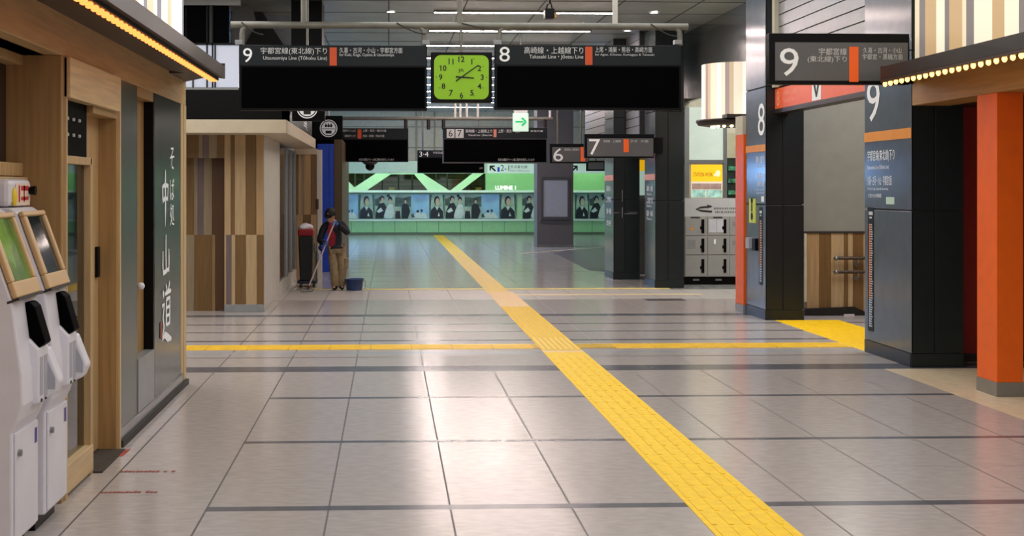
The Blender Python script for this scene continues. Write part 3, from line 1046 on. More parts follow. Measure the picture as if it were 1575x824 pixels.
# downlights
for px, py, lab in ((601, 17, 'round ceiling downlight left of the tube lamps'), (1006, 18, 'round ceiling downlight right of the tube lamps'), (965, 46, 'smaller looking round downlight farther back, right of the second tube row')):
    d = (CZ - CAM_H) * FPX / (HY - py)
    t = (px - CX) / FPX
    X, Y = d * SY + d * t * CY, d * CY - d * t * SY
    dl = empty('downlight', (X, Y, CZ - .03), lab, 'downlight', 'ceiling downlights')
    MB().lathe((X, Y, CZ), [(.095, -.002), (.095, -.02), (.07, -.022), (.07, -.004)], 20).build('ring', M['white'], dl)
    MB().lathe((X, Y, CZ), [(.0001, -.012), (.068, -.012)], 20).build('lamp_disc', M['dlamp'], dl)

# second row of boards
S2 = 32.0
p2 = empty('pipe_frame', (1.4, S2, 3.2), 'thin grey pipe frame behind the first boards, carrying the boards for platforms 6 and 7', 'pipe frame')
xa, zp2 = on_y(478, 182, S2 + .1); xb_, _ = on_y(850, 182, S2 + .1)
MB().cyl((xa, S2 + .1, zp2), (xb_, S2 + .1, zp2), .045).build('main_pipe', M['pipe'], p2)
for px, c in ((624, 0), (659, 0), (682, 0), (838, 0)):
    xx = on_y(px, 0, S2 + .1)[0]
    MB().cyl((xx, S2 + .1, zp2), (xx, S2 + .1, on_y(px, 199, S2)[1]), .045).build('drop_arm', M['brown'], p2)
for px in (505, 700, 708, 718, 735, 846):
    xx = on_y(px, 0, S2 + .1)[0]
    MB().cyl((xx, S2 + .1, zp2), (xx, S2 + .1, CZ), .03).build('hanger_rod', mat('white_rod', (226, 222, 214), vary=.02), p2)
o, f, _ = board_sign('platform_sign', S2, 478, 628, 197, 249, 'black hanging board with round tram badge beside it, behind the kiosk roof', 'hanging departure boards', 214)
x0, z1 = on_y(471, 178, S2); x1, z0 = on_y(527, 214, S2)
MB().box(x0, x1, z0, z1, -.2, .05, f).build('badge_plate', M['black'], o)
cX, cZ = on_y(505.5, 197.5, S2)


def badge(mb, cX, cZ, R, c, f):
    mb.disc(cX, cZ, R, c, f, rin=R * .9)
    mb.disc(cX, cZ, R * .8, c, f)


def badge_ink(mb, cX, cZ, R, c, f):
    mb.box(cX - R * .34, cX + R * .34, cZ - R * .6, cZ - R * .25, c, c + .002, f)
    mb.box(cX - R * .72, cX + R * .72, cZ - R * .08, cZ - R * .02, c, c + .002, f)
    for k in (-1, 0, 1):
        mb.disc(cX + k * R * .3, cZ + R * .28, R * .15, c, f, n=12)
        mb.prism([(cX + k * R * .3 - R * .1, cZ + R * .36), (cX + k * R * .3 + R * .1, cZ + R * .36), (cX + k * R * .3, cZ + R * .62)], c, c + .002, f)


q = MB(); badge(q, cX, cZ, .215, .055, f); bo = q.build('badge', M['letter'], o)
q = MB(); badge_ink(q, cX, cZ, .215, .058, f); q.build('badge_drawing', M['ink'], bo)
q = MB()
put(q, '上野東京ライン上り', 523, 547, 199, 203, S2, .012, f)
put(q, '湘南新宿ライン上り', 530, 547, 207, 211, S2, .012, f)
put(q, '上野・東京・横浜方面', 558, 594, 199, 203, S2, .012, f)
put(q, '池袋・新宿・渋谷方面', 558, 591, 207, 211, S2, .012, f)
put(q, '本日の運転グリーン車ご案内を表示しています', 552, 606, 243.5, 247, S2, .012, f)
q.build('lettering', M['letterd'], o)
q = MB(); bar(q, 550, 556, 199, 213, S2, .008, .014, f); q.build('line_marker', M['orange'], o)
o, f, _ = board_sign('platform_sign', S2, 681, 842, 196, 251, 'black hanging board with white squares 6 and 7', 'hanging departure boards', 213, frame=mat('board_grey_frame', (70, 72, 78), vary=0))
q = MB(); bar(q, 687, 699, 198.5, 212, S2, .008, .014, f); bar(q, 700.5, 713, 198.5, 212, S2, .008, .014, f); nb_ = q.build('number_square', mat('number_square', (190, 192, 192), vary=0), o)
q = MB(); put(q, '6', 690, 696, 200, 210, S2, .016, f); put(q, '7', 703.5, 710, 200, 210, S2, .016, f); q.build('platform_number', M['ink'], nb_)
q = MB()
put(q, '高崎線・上越線上り', 716, 757, 199, 204, S2, .012, f)
put(q, 'Takasaki Line・Jōetsu Line', 720, 757, 206, 210, S2, .012, f)
put(q, '上野・東京・横浜', 766, 800, 199, 204, S2, .012, f)
put(q, '新宿方面', 816, 835, 200, 203, S2, .012, f)
put(q, '本日の運転グリーン車ご案内を表示しています', 766, 822, 243.5, 247.5, S2, .012, f)
q.build('lettering', M['letterd'], o)
q = MB(); bar(q, 759, 763.5, 199, 211, S2, .008, .014, f); q.build('line_marker', mat('pink_marker', (200, 120, 100), vary=0), o)
S3 = 37.0
o, f, _ = board_sign('platform_sign', S3, 642, 745, 231, 266, 'black hanging board numbered 3·4, partly behind the 6 and 7 board', 'hanging departure boards', 242)
q = MB(); put(q, '3·4', 645, 659, 233, 241, S3, .012, f); q.build('platform_number', M['letter'], o)
q = MB(); put(q, '宇都宮線', 666, 681, 233, 236.5, S3, .012, f); put(q, '上り', 737, 742, 257, 260, S3, .012, f); q.build('lettering', M['letterd'], o)
q = MB()
for px in (650, 735):
    xx = on_y(px, 0, S3)[0]
    q.cyl((xx, S3 + .06, on_y(px, 231, S3)[1] - .02), (xx, S3 + .06, CZ), .03)
q.build('hanger_rod', M['pipe'], o)

# exit sign
Ye = 26.0
f = front(Ye)
x0, z1 = on_y(789, 174, Ye); x1, z0 = on_y(813, 202, Ye)
ex = empty('exit_sign', ((x0 + x1) / 2, Ye, z0), 'small lit white exit sign with a green arrow', 'exit sign')
MB().box(x0, x1, z0, z1, -.08, 0, f).build('lit_face', mat('exit_white', (206, 240, 222), emit=.4, vary=0), ex, bevel=.004)
MB().box(x0 + .02, x1 - .02, z1, z1 + .06, -.07, -.01, f).build('mount', M['white'], ex)
MB().cyl(((x0 + x1) / 2, Ye + .04, z1 + .05), ((x0 + x1) / 2, Ye + .04, CZ), .012).build('rod', M['pipe'], ex)
cX, cZ = (x0 + x1) / 2, (z0 + z1) / 2 + .01
q = MB().box(cX - .11, cX + .05, cZ - .017, cZ + .017, .001, .004, f)
q.stroke([(cX + .02, cZ + .08), (cX + .105, cZ)], [.02, .02], .004, f).stroke([(cX + .02, cZ - .08), (cX + .105, cZ)], [.02, .02], .0045, f)
q.build('arrow', mat('exit_green', (20, 190, 110), emit=.4, vary=0), ex)

# dome camera
Yd = S2 + .07
xx, zz = on_y(569, 249, Yd)
dc = empty('dome_camera', (xx, Yd, zz - .1), 'black dome camera hanging below the board with the round badge', 'camera')
MB().lathe((xx, Yd, zz), [(.0005, .0), (.2, .0), (.14, -.06), (.06, -.06)], 18).build('mount', M['cable'], dc)
MB().ball((xx, Yd, zz - .1), .115).build('dome', M['glass_d'], dc)

# round badge hanging at the kiosk bulkhead
Yb = 19.2
f = front(Yb)
cX, cZ = on_y(472.5, 166, Yb)
rb = empty('round_badge_sign', (cX, Yb, cZ - .2), 'round white tram badge on a black plate peeping out below board 9', 'badge sign')
MB().box(cX - .22, cX + .26, cZ - .19, cZ + .3, -.1, 0, f).build('plate', M['black'], rb)
q = MB(); badge(q, cX, cZ, .155, .004, f); bo = q.build('badge', M['letter'], rb)
q = MB(); badge_ink(q, cX, cZ, .155, .007, f); q.build('badge_drawing', M['ink'], bo)
MB().cyl((cX, Yb + .05, cZ + .3), (cX, Yb + .05, CZ), .02).build('rod', M['pipe'], rb)
# small dark sign on the bulkhead flank
fp = face_px(xB)
a, b = on_x(470, 190, xB)
fs_ = empty('flank_sign', (xB, a, b), 'small white curled emblem on the dark flank above the kiosk roof', 'emblem')
q = MB()
for k in range(3):
    q.stroke([(a - .55, b + .05 - k * .05), (a + .1, b + .045 - k * .05), (a + .5, b - .01 - k * .05)], [.016, .018, .01], .001, fp)
q.build('emblem', M['letterd'], fs_)


# ------------------------------------------------------------------ right hand pillars
def pillar(X0, X1, Y0, Y1, label, seam_z=1.66):
    o = empty('pillar', ((X0 + X1) / 2, (Y0 + Y1) / 2, 0), label, 'pillar', 'dark station pillars')
    q = MB().box(X0 + .02, X1 - .02, Y0 + .02, Y1 - .02, .0, CZ - .0)
    q.build('core', M['seam'], o)
    xm = X0 + (X1 - X0) * .45
    q = MB()
    for z0, z1 in ((.15, seam_z - .008), (seam_z + .008, 3.35), (3.366, CZ)):
        q.box(X0 + .004, xm - .006, z0, z1, -.02, 0, front(Y0)).box(xm + .006, X1, z0, z1, -.02, 0, front(Y0))
        q.box(Y0 + .03, Y1, z0, z1, -.02, .002, face_px(X1))
    q.build('front_panel', M['pillar'], o, bevel=.003)
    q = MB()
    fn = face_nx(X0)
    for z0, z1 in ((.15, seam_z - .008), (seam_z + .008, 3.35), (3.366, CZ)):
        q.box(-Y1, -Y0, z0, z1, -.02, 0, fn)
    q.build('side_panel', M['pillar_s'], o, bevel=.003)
    q = MB().box(X0 - .004, X1 + .004, 0, .145, -.02, .004, front(Y0)).box(-Y1, -Y0, 0, .145, -.02, .004, fn)
    q.build('base', M['pillar'], o, bevel=.003)
    return o, fn


def side(fn_mb, X, px0, px1, py0, py1, kind='rect', t=None, c=.003):
    """rectangle on the pillar flank given by its two image corners (left edge is the far one)"""
    ya, z1 = on_x(px0, py0, X)
    yb, z0 = on_x(px1, py1, X)
    z1b = on_x(px1, py0, X)[1]
    f = face_nx(X)
    zt_, zb2 = z1, z0
    if kind == 'text':
        fn_mb.text(t, -ya, -yb, zb2, zt_, c, f)
    else:
        fn_mb.box(-ya, -yb, zb2, zt_, 0, c, f)


def linemap(o, X, Yc, z0, z1, n, names_side=1, pal=('line_orange', 'line_blue')):
    f = face_nx(X)
    MB().box(-Yc - .09, -Yc + .09, z0 - .06, z1 + .2, 0, .003, f).build('map_plate', M['sign'], o)
    q = MB(); w = MB()
    for i in range(n):
        z = z0 + (z1 - z0) * i / (n - 1)
        q.box(-Yc - .05, -Yc - .005, z - .45 * (z1 - z0) / n, z + .3 * (z1 - z0) / n, .003, .005, f, mi=0 if i > n * .25 else 1)
        w.box(-Yc + .005, -Yc + .03 + .03 * random.random(), z - .3 * (z1 - z0) / n, z + .2 * (z1 - z0) / n, .003, .005, f)
    w.box(-Yc - .06, -Yc + .06, z1 + .11, z1 + .15, .003, .005, f).box(-Yc - .04, -Yc + .03, z1 + .07, z1 + .09, .003, .005, f)
    q.build('map_stop', [mat('line_orange', (236, 140, 90), vary=0), mat('line_pale', (170, 190, 220), vary=0)], o)
    w.build('map_lettering', M['letterd'], o)


# pillar with number 8
P8, P8y0, P8y1 = 5.41, 18.5, 19.52
o, fn = pillar(P8, 5.97, P8y0, P8y1, 'dark pillar with a tall white number 8 on its flank, left of the stairs')
q = MB(); q.text('8', -18.86, -18.53, 2.66, 3.13, .004, fn); q.build('pillar_number', M['letter'], o)
MB().box(-P8y1, -P8y0, 2.43, 2.53, 0, .005, fn).build('colour_band', M['amber'], o)
q = MB()
q.text('高崎線・上越線下り', -18.98, -18.56, 2.26, 2.37, .004, fn)
q.text('Takasaki Line・Jōetsu Line', -18.9, -18.56, 2.19, 2.235, .004, fn)
q.text('上尾・鴻巣・熊谷', -19.0, -18.56, 2.03, 2.12, .004, fn)
q.text('高崎方面', -18.9, -18.56, 1.92, 2.0, .004, fn)
q.text('for Ageo, Konosu,', -19.05, -18.56, 1.86, 1.89, .004, fn)
q.text('Kumagaya & Takasaki', -18.95, -18.56, 1.81, 1.84, .004, fn)
q.box(-18.7, -18.56, 1.70, 1.78, .002, .004, fn)
q.build('pillar_lettering', M['letter'], o)
linemap(o, P8, 18.72, .55, 1.42, 26)
ph = empty('alarm_panel', (P8 - .03, 19.2, .9), 'yellow green upright panel with small intercom boxes on the flank of pillar 8', 'alarm panel')
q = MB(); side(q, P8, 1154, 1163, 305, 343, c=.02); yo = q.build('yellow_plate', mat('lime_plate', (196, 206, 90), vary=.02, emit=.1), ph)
ya = on_x(1158.5, 0, P8)[0]
q = MB()
for z in (1.72, 1.48):
    q.disc(-ya, z, .06, .022, fn, n=12)
q.box(-ya - .03, -ya + .03, 1.55, 1.66, .02, .023, fn)
q.build('pictogram', M['ink'], yo)
MB().box(-19.30, -19.12, 1.0, 1.16, 0, .07, fn).build('intercom', M['white2'], ph, bevel=.006)
MB().box(-19.02, -18.86, .98, 1.16, 0, .05, fn).build('phone_box', M['black'], ph, bevel=.006)

# pillar with number 9
P9, P9y0, P9y1 = 5.53, 13.57, 14.92
o, fn = pillar(P9, 6.09, P9y0, P9y1, 'dark pillar with a large white number 9, right of the stairs')
q = MB(); q.text('9', -14.84, -14.45, 2.66, 3.13, .004, fn); q.build('pillar_number', M['letter'], o)
MB().box(-P9y1, -P9y0, 2.43, 2.54, 0, .005, fn).build('colour_band', M['amber'], o)
q = MB()
q.text('宇都宮線(東北線)下り', -14.82, -14.02, 2.19, 2.33, .004, fn)
q.text('Utsunomiya Line (Tōhoku Line)', -14.82, -14.18, 2.10, 2.16, .004, fn)
q.text('久喜・古河・小山・宇都宮方面', -14.82, -14.10, 1.93, 2.04, .004, fn)
q.text('for Kuki, Koga, Oyama & Utsunomiya', -14.82, -14.2, 1.87, 1.905, .004, fn)
q.text('大宮からの停車駅', -14.80, -14.4, 1.79, 1.835, .004, fn)
q.build('pillar_lettering', M['letter'], o)
linemap(o, P9, 14.72, .32, 1.48, 44)
MB().box(-14.26, -14.03, 1.72, 1.80, 0, .004, fn).build('notice', mat('pale_green_notice', (196, 220, 206), vary=0), o)

# pillar beside platform 7 and its neighbour beyond
o, fn = pillar(5.05, 5.60, 24.5, 25.5, 'dark pillar just left of the grey lockers')
MB().box(-25.5, -24.5, 2.05, 2.17, 0, .005, fn).build('colour_band', mat('peach_band', (222, 150, 110), vary=0), o)
q = MB()
for z, t in ((1.83, '高崎線・上越線'), (1.6, '上越線方面'), (1.35, '籠原・高崎')):
    q.text(t, -25.3, -24.7, z, z + .12, .004, fn)
    q.text('Takasaki Line', -25.3, -24.8, z - .07, z - .02, .004, fn)
q.build('pillar_lettering', M['letter'], o)
o, fn = pillar(4.66, 5.21, 26.85, 27.95, 'dark pillar under the number 7 sign, second from the lockers')
MB().box(-27.95, -26.85, 2.05, 2.17, 0, .005, fn).build('colour_band', mat('peach_band', (222, 150, 110), vary=0), o)
q = MB()
for z, t in ((1.83, '湘南新宿ライン'), (1.6, '上野東京'), (1.35, '池袋・新宿'), (1.1, '渋谷')):
    q.text(t, -27.7, -27.1, z, z + .12, .004, fn)
q.build('pillar_lettering', M['letter'], o)
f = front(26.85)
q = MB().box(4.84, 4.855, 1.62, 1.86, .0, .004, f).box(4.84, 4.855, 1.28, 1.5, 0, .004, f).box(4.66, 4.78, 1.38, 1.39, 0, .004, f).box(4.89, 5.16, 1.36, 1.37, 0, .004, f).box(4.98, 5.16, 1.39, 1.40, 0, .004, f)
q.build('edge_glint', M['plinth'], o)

# slatted fascias and headers between pillars
slat = mat('aluminium_slat', (150, 152, 152), rough=.35, metal=.4, vary=.03)


def fascia(name, X, Y0, Y1, z0, z1, pitch):
    q = MB()
    q.box(X, X + .1, Y0, Y1, z0, z1, mi=1)
    z = z0
    while z < z1 - .02:
        q.box(X - .02, X, Y0, Y1, z + .012, min(z1, z + pitch) - .004, mi=0)
        z += pitch
    return struct(name, q, [slat, M['seam']])


fascia('wall_stair_fascia', 5.58, 14.92, 18.5, 3.34, CZ, .17)
fascia('wall_far_fascia', 4.95, 25.5, 26.85, 2.62, CZ, .17)
fascia('wall_far_fascia_deep', 4.8, 27.95, 31.5, 2.62, CZ, .17)
struct('wall_drum_fascia', MB().box(5.95, 6.05, 19.6, 27.8, 3.62, CZ), mat('glossy_metal_panel', (136, 142, 140), rough=.18, metal=.5, vary=.05))
struct('trim_1', MB().box(5.50, 5.57, 18.36, 18.48, 3.34, CZ), M['cream'])
hd = empty('stair_header_sign', (5.55, 16.7, 3.0), 'orange header sign over the stairs between pillars 8 and 9', 'header sign')
fh = face_nx(5.55)
MB().box(-18.5, -14.92, 3.03, 3.32, -.2, 0, fh).build('panel', mat('header_orange', (232, 98, 56), rough=.4, vary=.02, emit=.12), hd)
MB().box(-18.5, -14.92, 2.97, 3.03, -.2, .01, fh).build('bottom_trim', M['brown'], hd)
q = MB().text('8', -18.42, -18.28, 3.07, 3.28, .003, fh)
q.text('高崎線・上越線', -18.1, -17.5, 3.2, 3.27, .003, fh).text('Takasaki Line', -18.1, -17.6, 3.1, 3.16, .003, fh)
q.build('lettering', mat('pale_orange_letter', (246, 160, 128), vary=0, emit=.1), hd)
MB().rect(-16.86, -16.5, 3.04, 3.31, .003, fh).build('white_square', M['letter'], hd)
MB().prism([(-16.82, 3.29), (-16.74, 3.29), (-16.68, 3.14), (-16.62, 3.29), (-16.54, 3.29), (-16.66, 3.08), (-16.70, 3.08)], .003, .005, fh).build('arrow', M['ink'], hd)

# hung platform signs
def hung(name, Y, px0, px1, py0, py1, label, num, num_px, mk_px, txts, brk=None):
    f = front(Y)
    x0, z1 = on_y(px0, py0, Y); x1, z0 = on_y(px1, py1, Y)
    o = empty(name, ((x0 + x1) / 2, Y, z0), label, 'hanging sign', 'platform number signs')
    MB().box(x0, x1, z0, z1, -.12, 0, f).build('casing', M['signb'], o, bevel=.006)
    k = (x1 - x0) / (px1 - px0)
    m = 9 * k * (py1 - py0) / 78
    MB().box(x0 + m, x1 - m * .3, z0 + m * .6, z1 - m * 1.5, 0, .004, f).build('face', M['signface'], o)
    q = MB(); put(q, num, *num_px, Y, .008, f); q.build('platform_number', M['letter'], o)
    q = MB(); bar(q, *mk_px, Y, .004, .009, f); q.build('line_marker', mat('bright_orange_marker', (236, 96, 24), vary=0, emit=.15), o)
    q = MB()
    for t, b in txts:
        put(q, t, *b, Y, .008, f)
    q.build('lettering', M['letterd'], o)
    if brk:
        MB().box(*brk).build('wall_bracket', M['signb'], o)
        return o
    for px in (px0 + (px1 - px0) * .2, px0 + (px1 - px0) * .8):
        xx = on_y(px, 0, Y)[0]
        MB().cyl((xx, Y + .06, z1 - .02), (xx, Y + .06, CZ), .022).build('hanger_rod', M['pipe'], o)
    return o


hung('platform_number_sign', 13.4, 1183, 1399, 51, 130, 'dark framed sign with a big number 9 in front of the stairs', '9', (1199, 1228, 74, 117), (1306, 1320, 72, 126),
     [('宇都宮線', (1259, 1302, 74, 85)), ('(東北線)下り', (1242, 1302, 86, 97)), ('久喜・古河・小山', (1327, 1386, 73, 82)), ('宇都宮・黒磯方面', (1326, 1388, 83, 92))], (5.36, 5.545, 13.515, 13.568, 3.0, 3.14))
hung('platform_number_sign', 24.2, 899, 1006, 206, 243, 'dark framed sign with number 7 beside the far pillar', '7', (906, 923, 214, 238), (959, 967, 214, 234),
     [('高崎線', (928, 938, 215, 219)), ('上越線', (942, 955, 215, 219)), ('上野・東京', (969, 980, 215, 219)), ('方面', (985, 997, 215, 219))], (4.86, 5.16, 24.315, 24.495, 2.55, 2.85))
hung('platform_number_sign', 28.3, 846, 906, 221, 251, 'dark framed sign with number 6, partly behind the 7 sign', '6', (851, 866, 228, 248), (893, 900, 226, 248),
     [('高崎線 上野東京', (868, 891, 228, 232))])

# stair side wall, dado, rails
sw = empty('wall_stair', (6.9, 19.3, 0), kind='structure')
WYs = 19.2
f = front(WYs)
zd = on_y(1290, 357, WYs)[1]
MB().box(5.98, 10, zd, 3.6, -.15, 0, f).build('upper_wall', M['greywall'], sw)
MB().box(5.98, 10, zd - .015, zd + .015, -.05, .015, f).build('dado_cap', M['cable'], sw)
seg = [(1241, 1260, 'tan'), (1260, 1278, 'brown'), (1278, 1298, 'pale'), (1298, 1304, 'brown'), (1304, 1312, 'pale'), (1312, 1328, 'brown'), (1328, 1345, 'pale'), (1345, 1365, 'brown'), (1365, 1400, 'pale')]
boards(seg, 0, zd - .015, -.15, 0, f, WYs, 'dado_boards', sw)
xx = on_y(1238.5, 0, WYs)[0]
MB().box(xx - .02, xx + .02, .2, zd, -.1, .012, f).build('dado_edge', M['cream'], sw)
p = [on_y(x, y, WYs) for x, y in ((1235, 474), (1312, 471), (1335, 482), (1400, 512))]
pts = [(p[0][0], .001)] + p + [(p[3][0], .001)]
pts = [(a, max(.001, b)) for a, b in pts]
MB().prism(pts, .002, .08, f).build('dark_skirting', mat('dark_skirting', (26, 30, 28), rough=.3, vary=.2, scale=20), sw)
xa, z1 = on_y(1295, 482, WYs); xb_, z0 = on_y(1311, 492, WYs)
nt_ = empty('small_notice', (xa, WYs, z0), 'small white and pink notice on the dark skirting by the stairs', 'notice')
MB().box(xa, xb_, z0, z1, .08, .086, f).build('sheet', mat('notice_white', (210, 200, 200), vary=0), nt_)
MB().rect(xa + .02, xb_ - .02, z0 + .02, z0 + .05, .0875, f).build('print', mat('notice_red', (190, 40, 40)), nt_)
hr = empty('handrail', (6.9, WYs - .1, .6), 'pair of brown handrails with steel ends on the striped stair wall', 'handrail')
for py in (396.5, 417.5):
    xa, zz = on_y(1283, py, WYs)
    q = MB().cyl((xa, WYs - .09, zz), (7.9, WYs - .09, zz), .026)
    q.build('rail', mat('dark_wood_rail', (72, 54, 38), rough=.35, vary=.1), hr)
    MB().ball((xa, WYs - .09, zz), .034).cyl((xa, WYs - .09, zz), (xa, WYs, zz), .014).build('end_cap', M['steel'], hr)
    xb_ = on_y(1317, 0, WYs)[0]
    MB().tube([(xb_, WYs, zz - .1), (xb_, WYs - .07, zz - .09), (xb_, WYs - .09, zz - .02)], .013, n=8).cyl((xb_, WYs - .0, zz - .1), (xb_, WYs - .015, zz - .1), .035).build('bracket', M['steel'], hr)

# orange strip post left of pillar 8
op = empty('orange_post', (5.4, 19.9, 0), 'narrow orange post with grey foot peeping out left of pillar 8', 'post')
x0 = on_y(1138, 0, 19.75)[0]
zt_ = on_y(1142, 207, 19.75)[1]
MB().box(x0, x0 + .3, 19.55, 20.0, .12, zt_).build('post', mat('orange_red_paint', (242, 102, 8)), op, bevel=.004)
MB().box(x0 - .004, x0 + .3, 19.545, 20.0, 0, .12).build('foot', M['plinth'], op)
MB().box(x0, x0 + .3, 19.6, 20.0, zt_, 3.0).build('upper_post', M['cream'], op)
# no separate floor patch is drawn in front of the orange post
# round drum lamp of the shop between the pillars
dr = empty('drum_lamp', (5.95, 22.0, 2.95), 'big round drum lamp of pale glowing stripes, left of pillar 8', 'drum lamp')
q = MB()
rr = random.Random(5)
n = 26
for i in range(n):
    a0 = math.pi / 2 + math.pi * i / n
    a1 = math.pi / 2 + math.pi * (i + 1) / n
    q.lathe((5.95, 22.0, 0), [(.60, 3.06), (.60, 4.0)], 2, mi=[0, 2, 0, 1, 3, 0][i % 6], a0=a0, a1=a1)
q.lathe((5.95, 22.0, 0), [(.60, 4.0), (.001, 4.0)], 24, mi=0)
q.build('shade', [mat('lit_cream', (255, 238, 214), emit=.62, vary=0), mat('lit_mauve', (190, 172, 168), emit=.4, vary=0), mat('lit_ivory', (255, 250, 236), emit=.75, vary=0), mat('lit_sand', (226, 200, 168), emit=.5, vary=0)], dr)
MB().lathe((5.95, 22.0, 0), [(.001, 3.06), (.69, 3.06), (.70, 3.03), (.66, 2.97), (.52, 2.95), (.5, 2.97), (.001, 2.97)], 36).build('ring', M['brown'], dr)
q = MB()
for k in range(7):
    t = math.radians(170 + k * 18)
    q = MB().ball((5.95 + .42 * math.cos(t), 22.0 + .42 * math.sin(t), 2.945), .028)
    q.build('bulb', mat('warm_bulb', (255, 220, 160), emit=12, vary=0), dr)
MB().lathe((5.95, 22, 0), [(.5, 2.968), (.3, 2.968)], 24).build('reflector', mat('pale_reflector', (220, 200, 180), vary=0), dr)
MB().box(5.56, 5.95, 21.2, 21.5, 3.06, 3.12).build('ring_bracket', M['brown'], dr)

# lockers
LY = 25.3
f = front(LY)
lx = [on_y(p, 0, LY)[0] for p in (1053, 1087.5, 1121.5, 1156)]
lz = [on_y(1090, p, LY)[1] for p in (333, 362.5, 392, 425.5, 442)]
locker_m = mat('locker_grey', (160, 158, 152), rough=.4, vary=.02)
for c in range(3):
    nm = ['left column of grey coin lockers with a yellow sticker', 'middle column of grey coin lockers with white paper notices', 'right column of grey coin lockers, partly behind the orange post'][c]
    lk = empty('coin_locker', ((lx[c] + lx[c + 1]) / 2, LY + .3, 0), nm, 'locker', 'coin lockers')
    MB().box(lx[c], lx[c + 1], LY, LY + .6, lz[3], lz[0]).build('body', locker_m, lk)
    MB().box(lx[c], lx[c + 1], LY + .06, LY + .6, 0, lz[3]).build('base', M['black'], lk)
    MB().box(lx[c] + .18, lx[c] + .3, lz[3] - .08, lz[3] - .045, -.06, -.045, f).build('base_badge', M['plinth'], lk)
    for r in range(3):
        dr_ = MB().box(lx[c] + .012, lx[c + 1] - .012, lz[r + 1] + .01, lz[r] - .01, 0, .015, f).build('locker_door', locker_m, lk, bevel=.004)
        zc = (lz[r] + lz[r + 1]) / 2
        q = MB().box(lx[c + 1] - .115, lx[c + 1] - .06, zc - .135, zc + .135, .015, .03, f).box(lx[c + 1] - .10, lx[c + 1] - .075, zc - .06, zc + .02, .03, .05, f)
        q.box(lx[c + 1] - .14, lx[c + 1] - .115, zc - .06, zc - .0, .015, .028, f)
        q.build('lock', M['black'], dr_, bevel=.003)
        if r == 0:
            MB().box(lx[c] + .12, lx[c] + .3, lz[0] - .03, lz[0] - .005, .015, .02, f).build('number_plate', M['cable'], dr_)
        if (c, r) == (1, 0):
            MB().rect(lx[c] + .03, lx[c] + .18, zc - .12, zc + .14, .017, f).rect(lx[c] + .19, lx[c] + .33, zc - .12, zc + .14, .017, f).build('paper_notice', mat('paper_white', (206, 206, 212), vary=.03), dr_)
        if (c, r) == (0, 0):
            MB().disc(lx[c] + .14, zc - .05, .05, .017, f, n=3).build('sticker', M['amber'], dr_)
        if (c, r) == (0, 1):
            q = MB().rect(lx[c] + .05, lx[c] + .21, zc - .06, zc + .11, .017, f)
            q.build('paper_notice', mat('paper_grey', (140, 140, 138), vary=.08, scale=40), dr_)
        if (c, r) == (1, 1):
            MB().rect(lx[c] + .13, lx[c] + .17, zc + .03, zc + .12, .017, f).build('paper_notice', M['letter'], dr_)
        if (c, r) in ((2, 0), (2, 1)):
            MB().rect(lx[c] + .06, lx[c] + .26, zc + .0, zc + .09, .017, f).build('paper_notice', mat('paper_grey', (140, 140, 138)), dr_)
ls = empty('locker_sign', ((lx[0] + lx[3]) / 2, LY + .1, lz[0]), 'pale grey sign board with a bent arrow on top of the lockers', 'sign board')
zs = on_y(1090, 305, LY)[1]
MB().box(lx[0], lx[3], LY, LY + .5, lz[0], zs).build('board', mat('pale_grey_board', (196, 196, 194), vary=.02), ls, bevel=.004)
q = MB()
p = [on_y(x, y, LY) for x, y in ((1095, 325.5), (1078, 324), (1071, 321.5), (1078, 319), (1094, 317.5))]
q.stroke(p, [.02] * 5, .003, f)
p = [on_y(x, y, LY) for x, y in ((1088, 314.5), (1096, 317.3), (1088, 320.5))]
q.prism(p, .002, .004, f)
q.build('arrow', M['cable'], ls)
q = MB()
for r, (a, b) in enumerate(((1098, 1134), (1100, 1132))):
    x = a
    while x < b:
        w = random.choice([1.5, 2.2, 3])
        bar(q, x, x + w, 319 + r * 5.5, 322 + r * 5.5, LY, .001, .003, f)
        x += w + 1
q.build('small_lettering', mat('grey_print', (120, 120, 120), vary=0), ls)
# wall above the lockers
wlk = empty('wall_lockers', (6.6, 26, 0), kind='structure')
WL = 25.95
f = front(WL)
MB().box(5.6, 10, 0, 3.7, -.15, 0, f).build('backing', M['cream'], wlk)
xs_ = [on_y(p, 0, WL)[0] for p in (1052, 1059, 1112, 1117, 1140)]
zz0, zz1 = zs - .05, on_y(1090, 165, WL)[1]
MB().box(xs_[0], xs_[1], zz0, zz1, 0, .06, f).box(xs_[2], xs_[3], zz0, zz1, 0, .06, f).box(xs_[0], xs_[3], on_y(0, 250, WL)[1], on_y(0, 245, WL)[1], 0, .07, f).build('steel_frame', M['steel'], wlk)
MB().box(xs_[1], xs_[2], on_y(1090, 247, WL)[1], zz1, 0, .02, f).build('pale_panel', mat('pale_green_panel', (206, 220, 208), rough=.3, emit=.25, vary=.02), wlk)
MB().box(xs_[3], xs_[4] + .3, zz0, on_y(1120, 243, WL)[1], 0, .01, f).build('dark_shelf_recess', mat('dark_green_recess', (18, 40, 26), vary=.3, scale=8), wlk)
MB().box(xs_[3], xs_[4] + .3, on_y(1120, 243, WL)[1], on_y(1120, 205, WL)[1], 0, .03, f).build('beige_header', M['beige'], wlk)
q = MB()
for py in (262, 281, 299):
    zz = on_y(1120, py, WL)[1]
    q.box(xs_[3] + .03, xs_[4] + .1, zz, zz + .08, .01, .06, f)
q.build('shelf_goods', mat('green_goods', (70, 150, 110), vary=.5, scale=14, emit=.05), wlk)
po = empty('poster_board', ((xs_[1] + xs_[2]) / 2, WL - .05, zs), 'lit yellow advertising poster above the lockers', 'poster')
xa, z1 = on_y(1062, 253, WL); xb_, z0 = on_y(1110, 304, WL)
f2 = front(WL - .02)
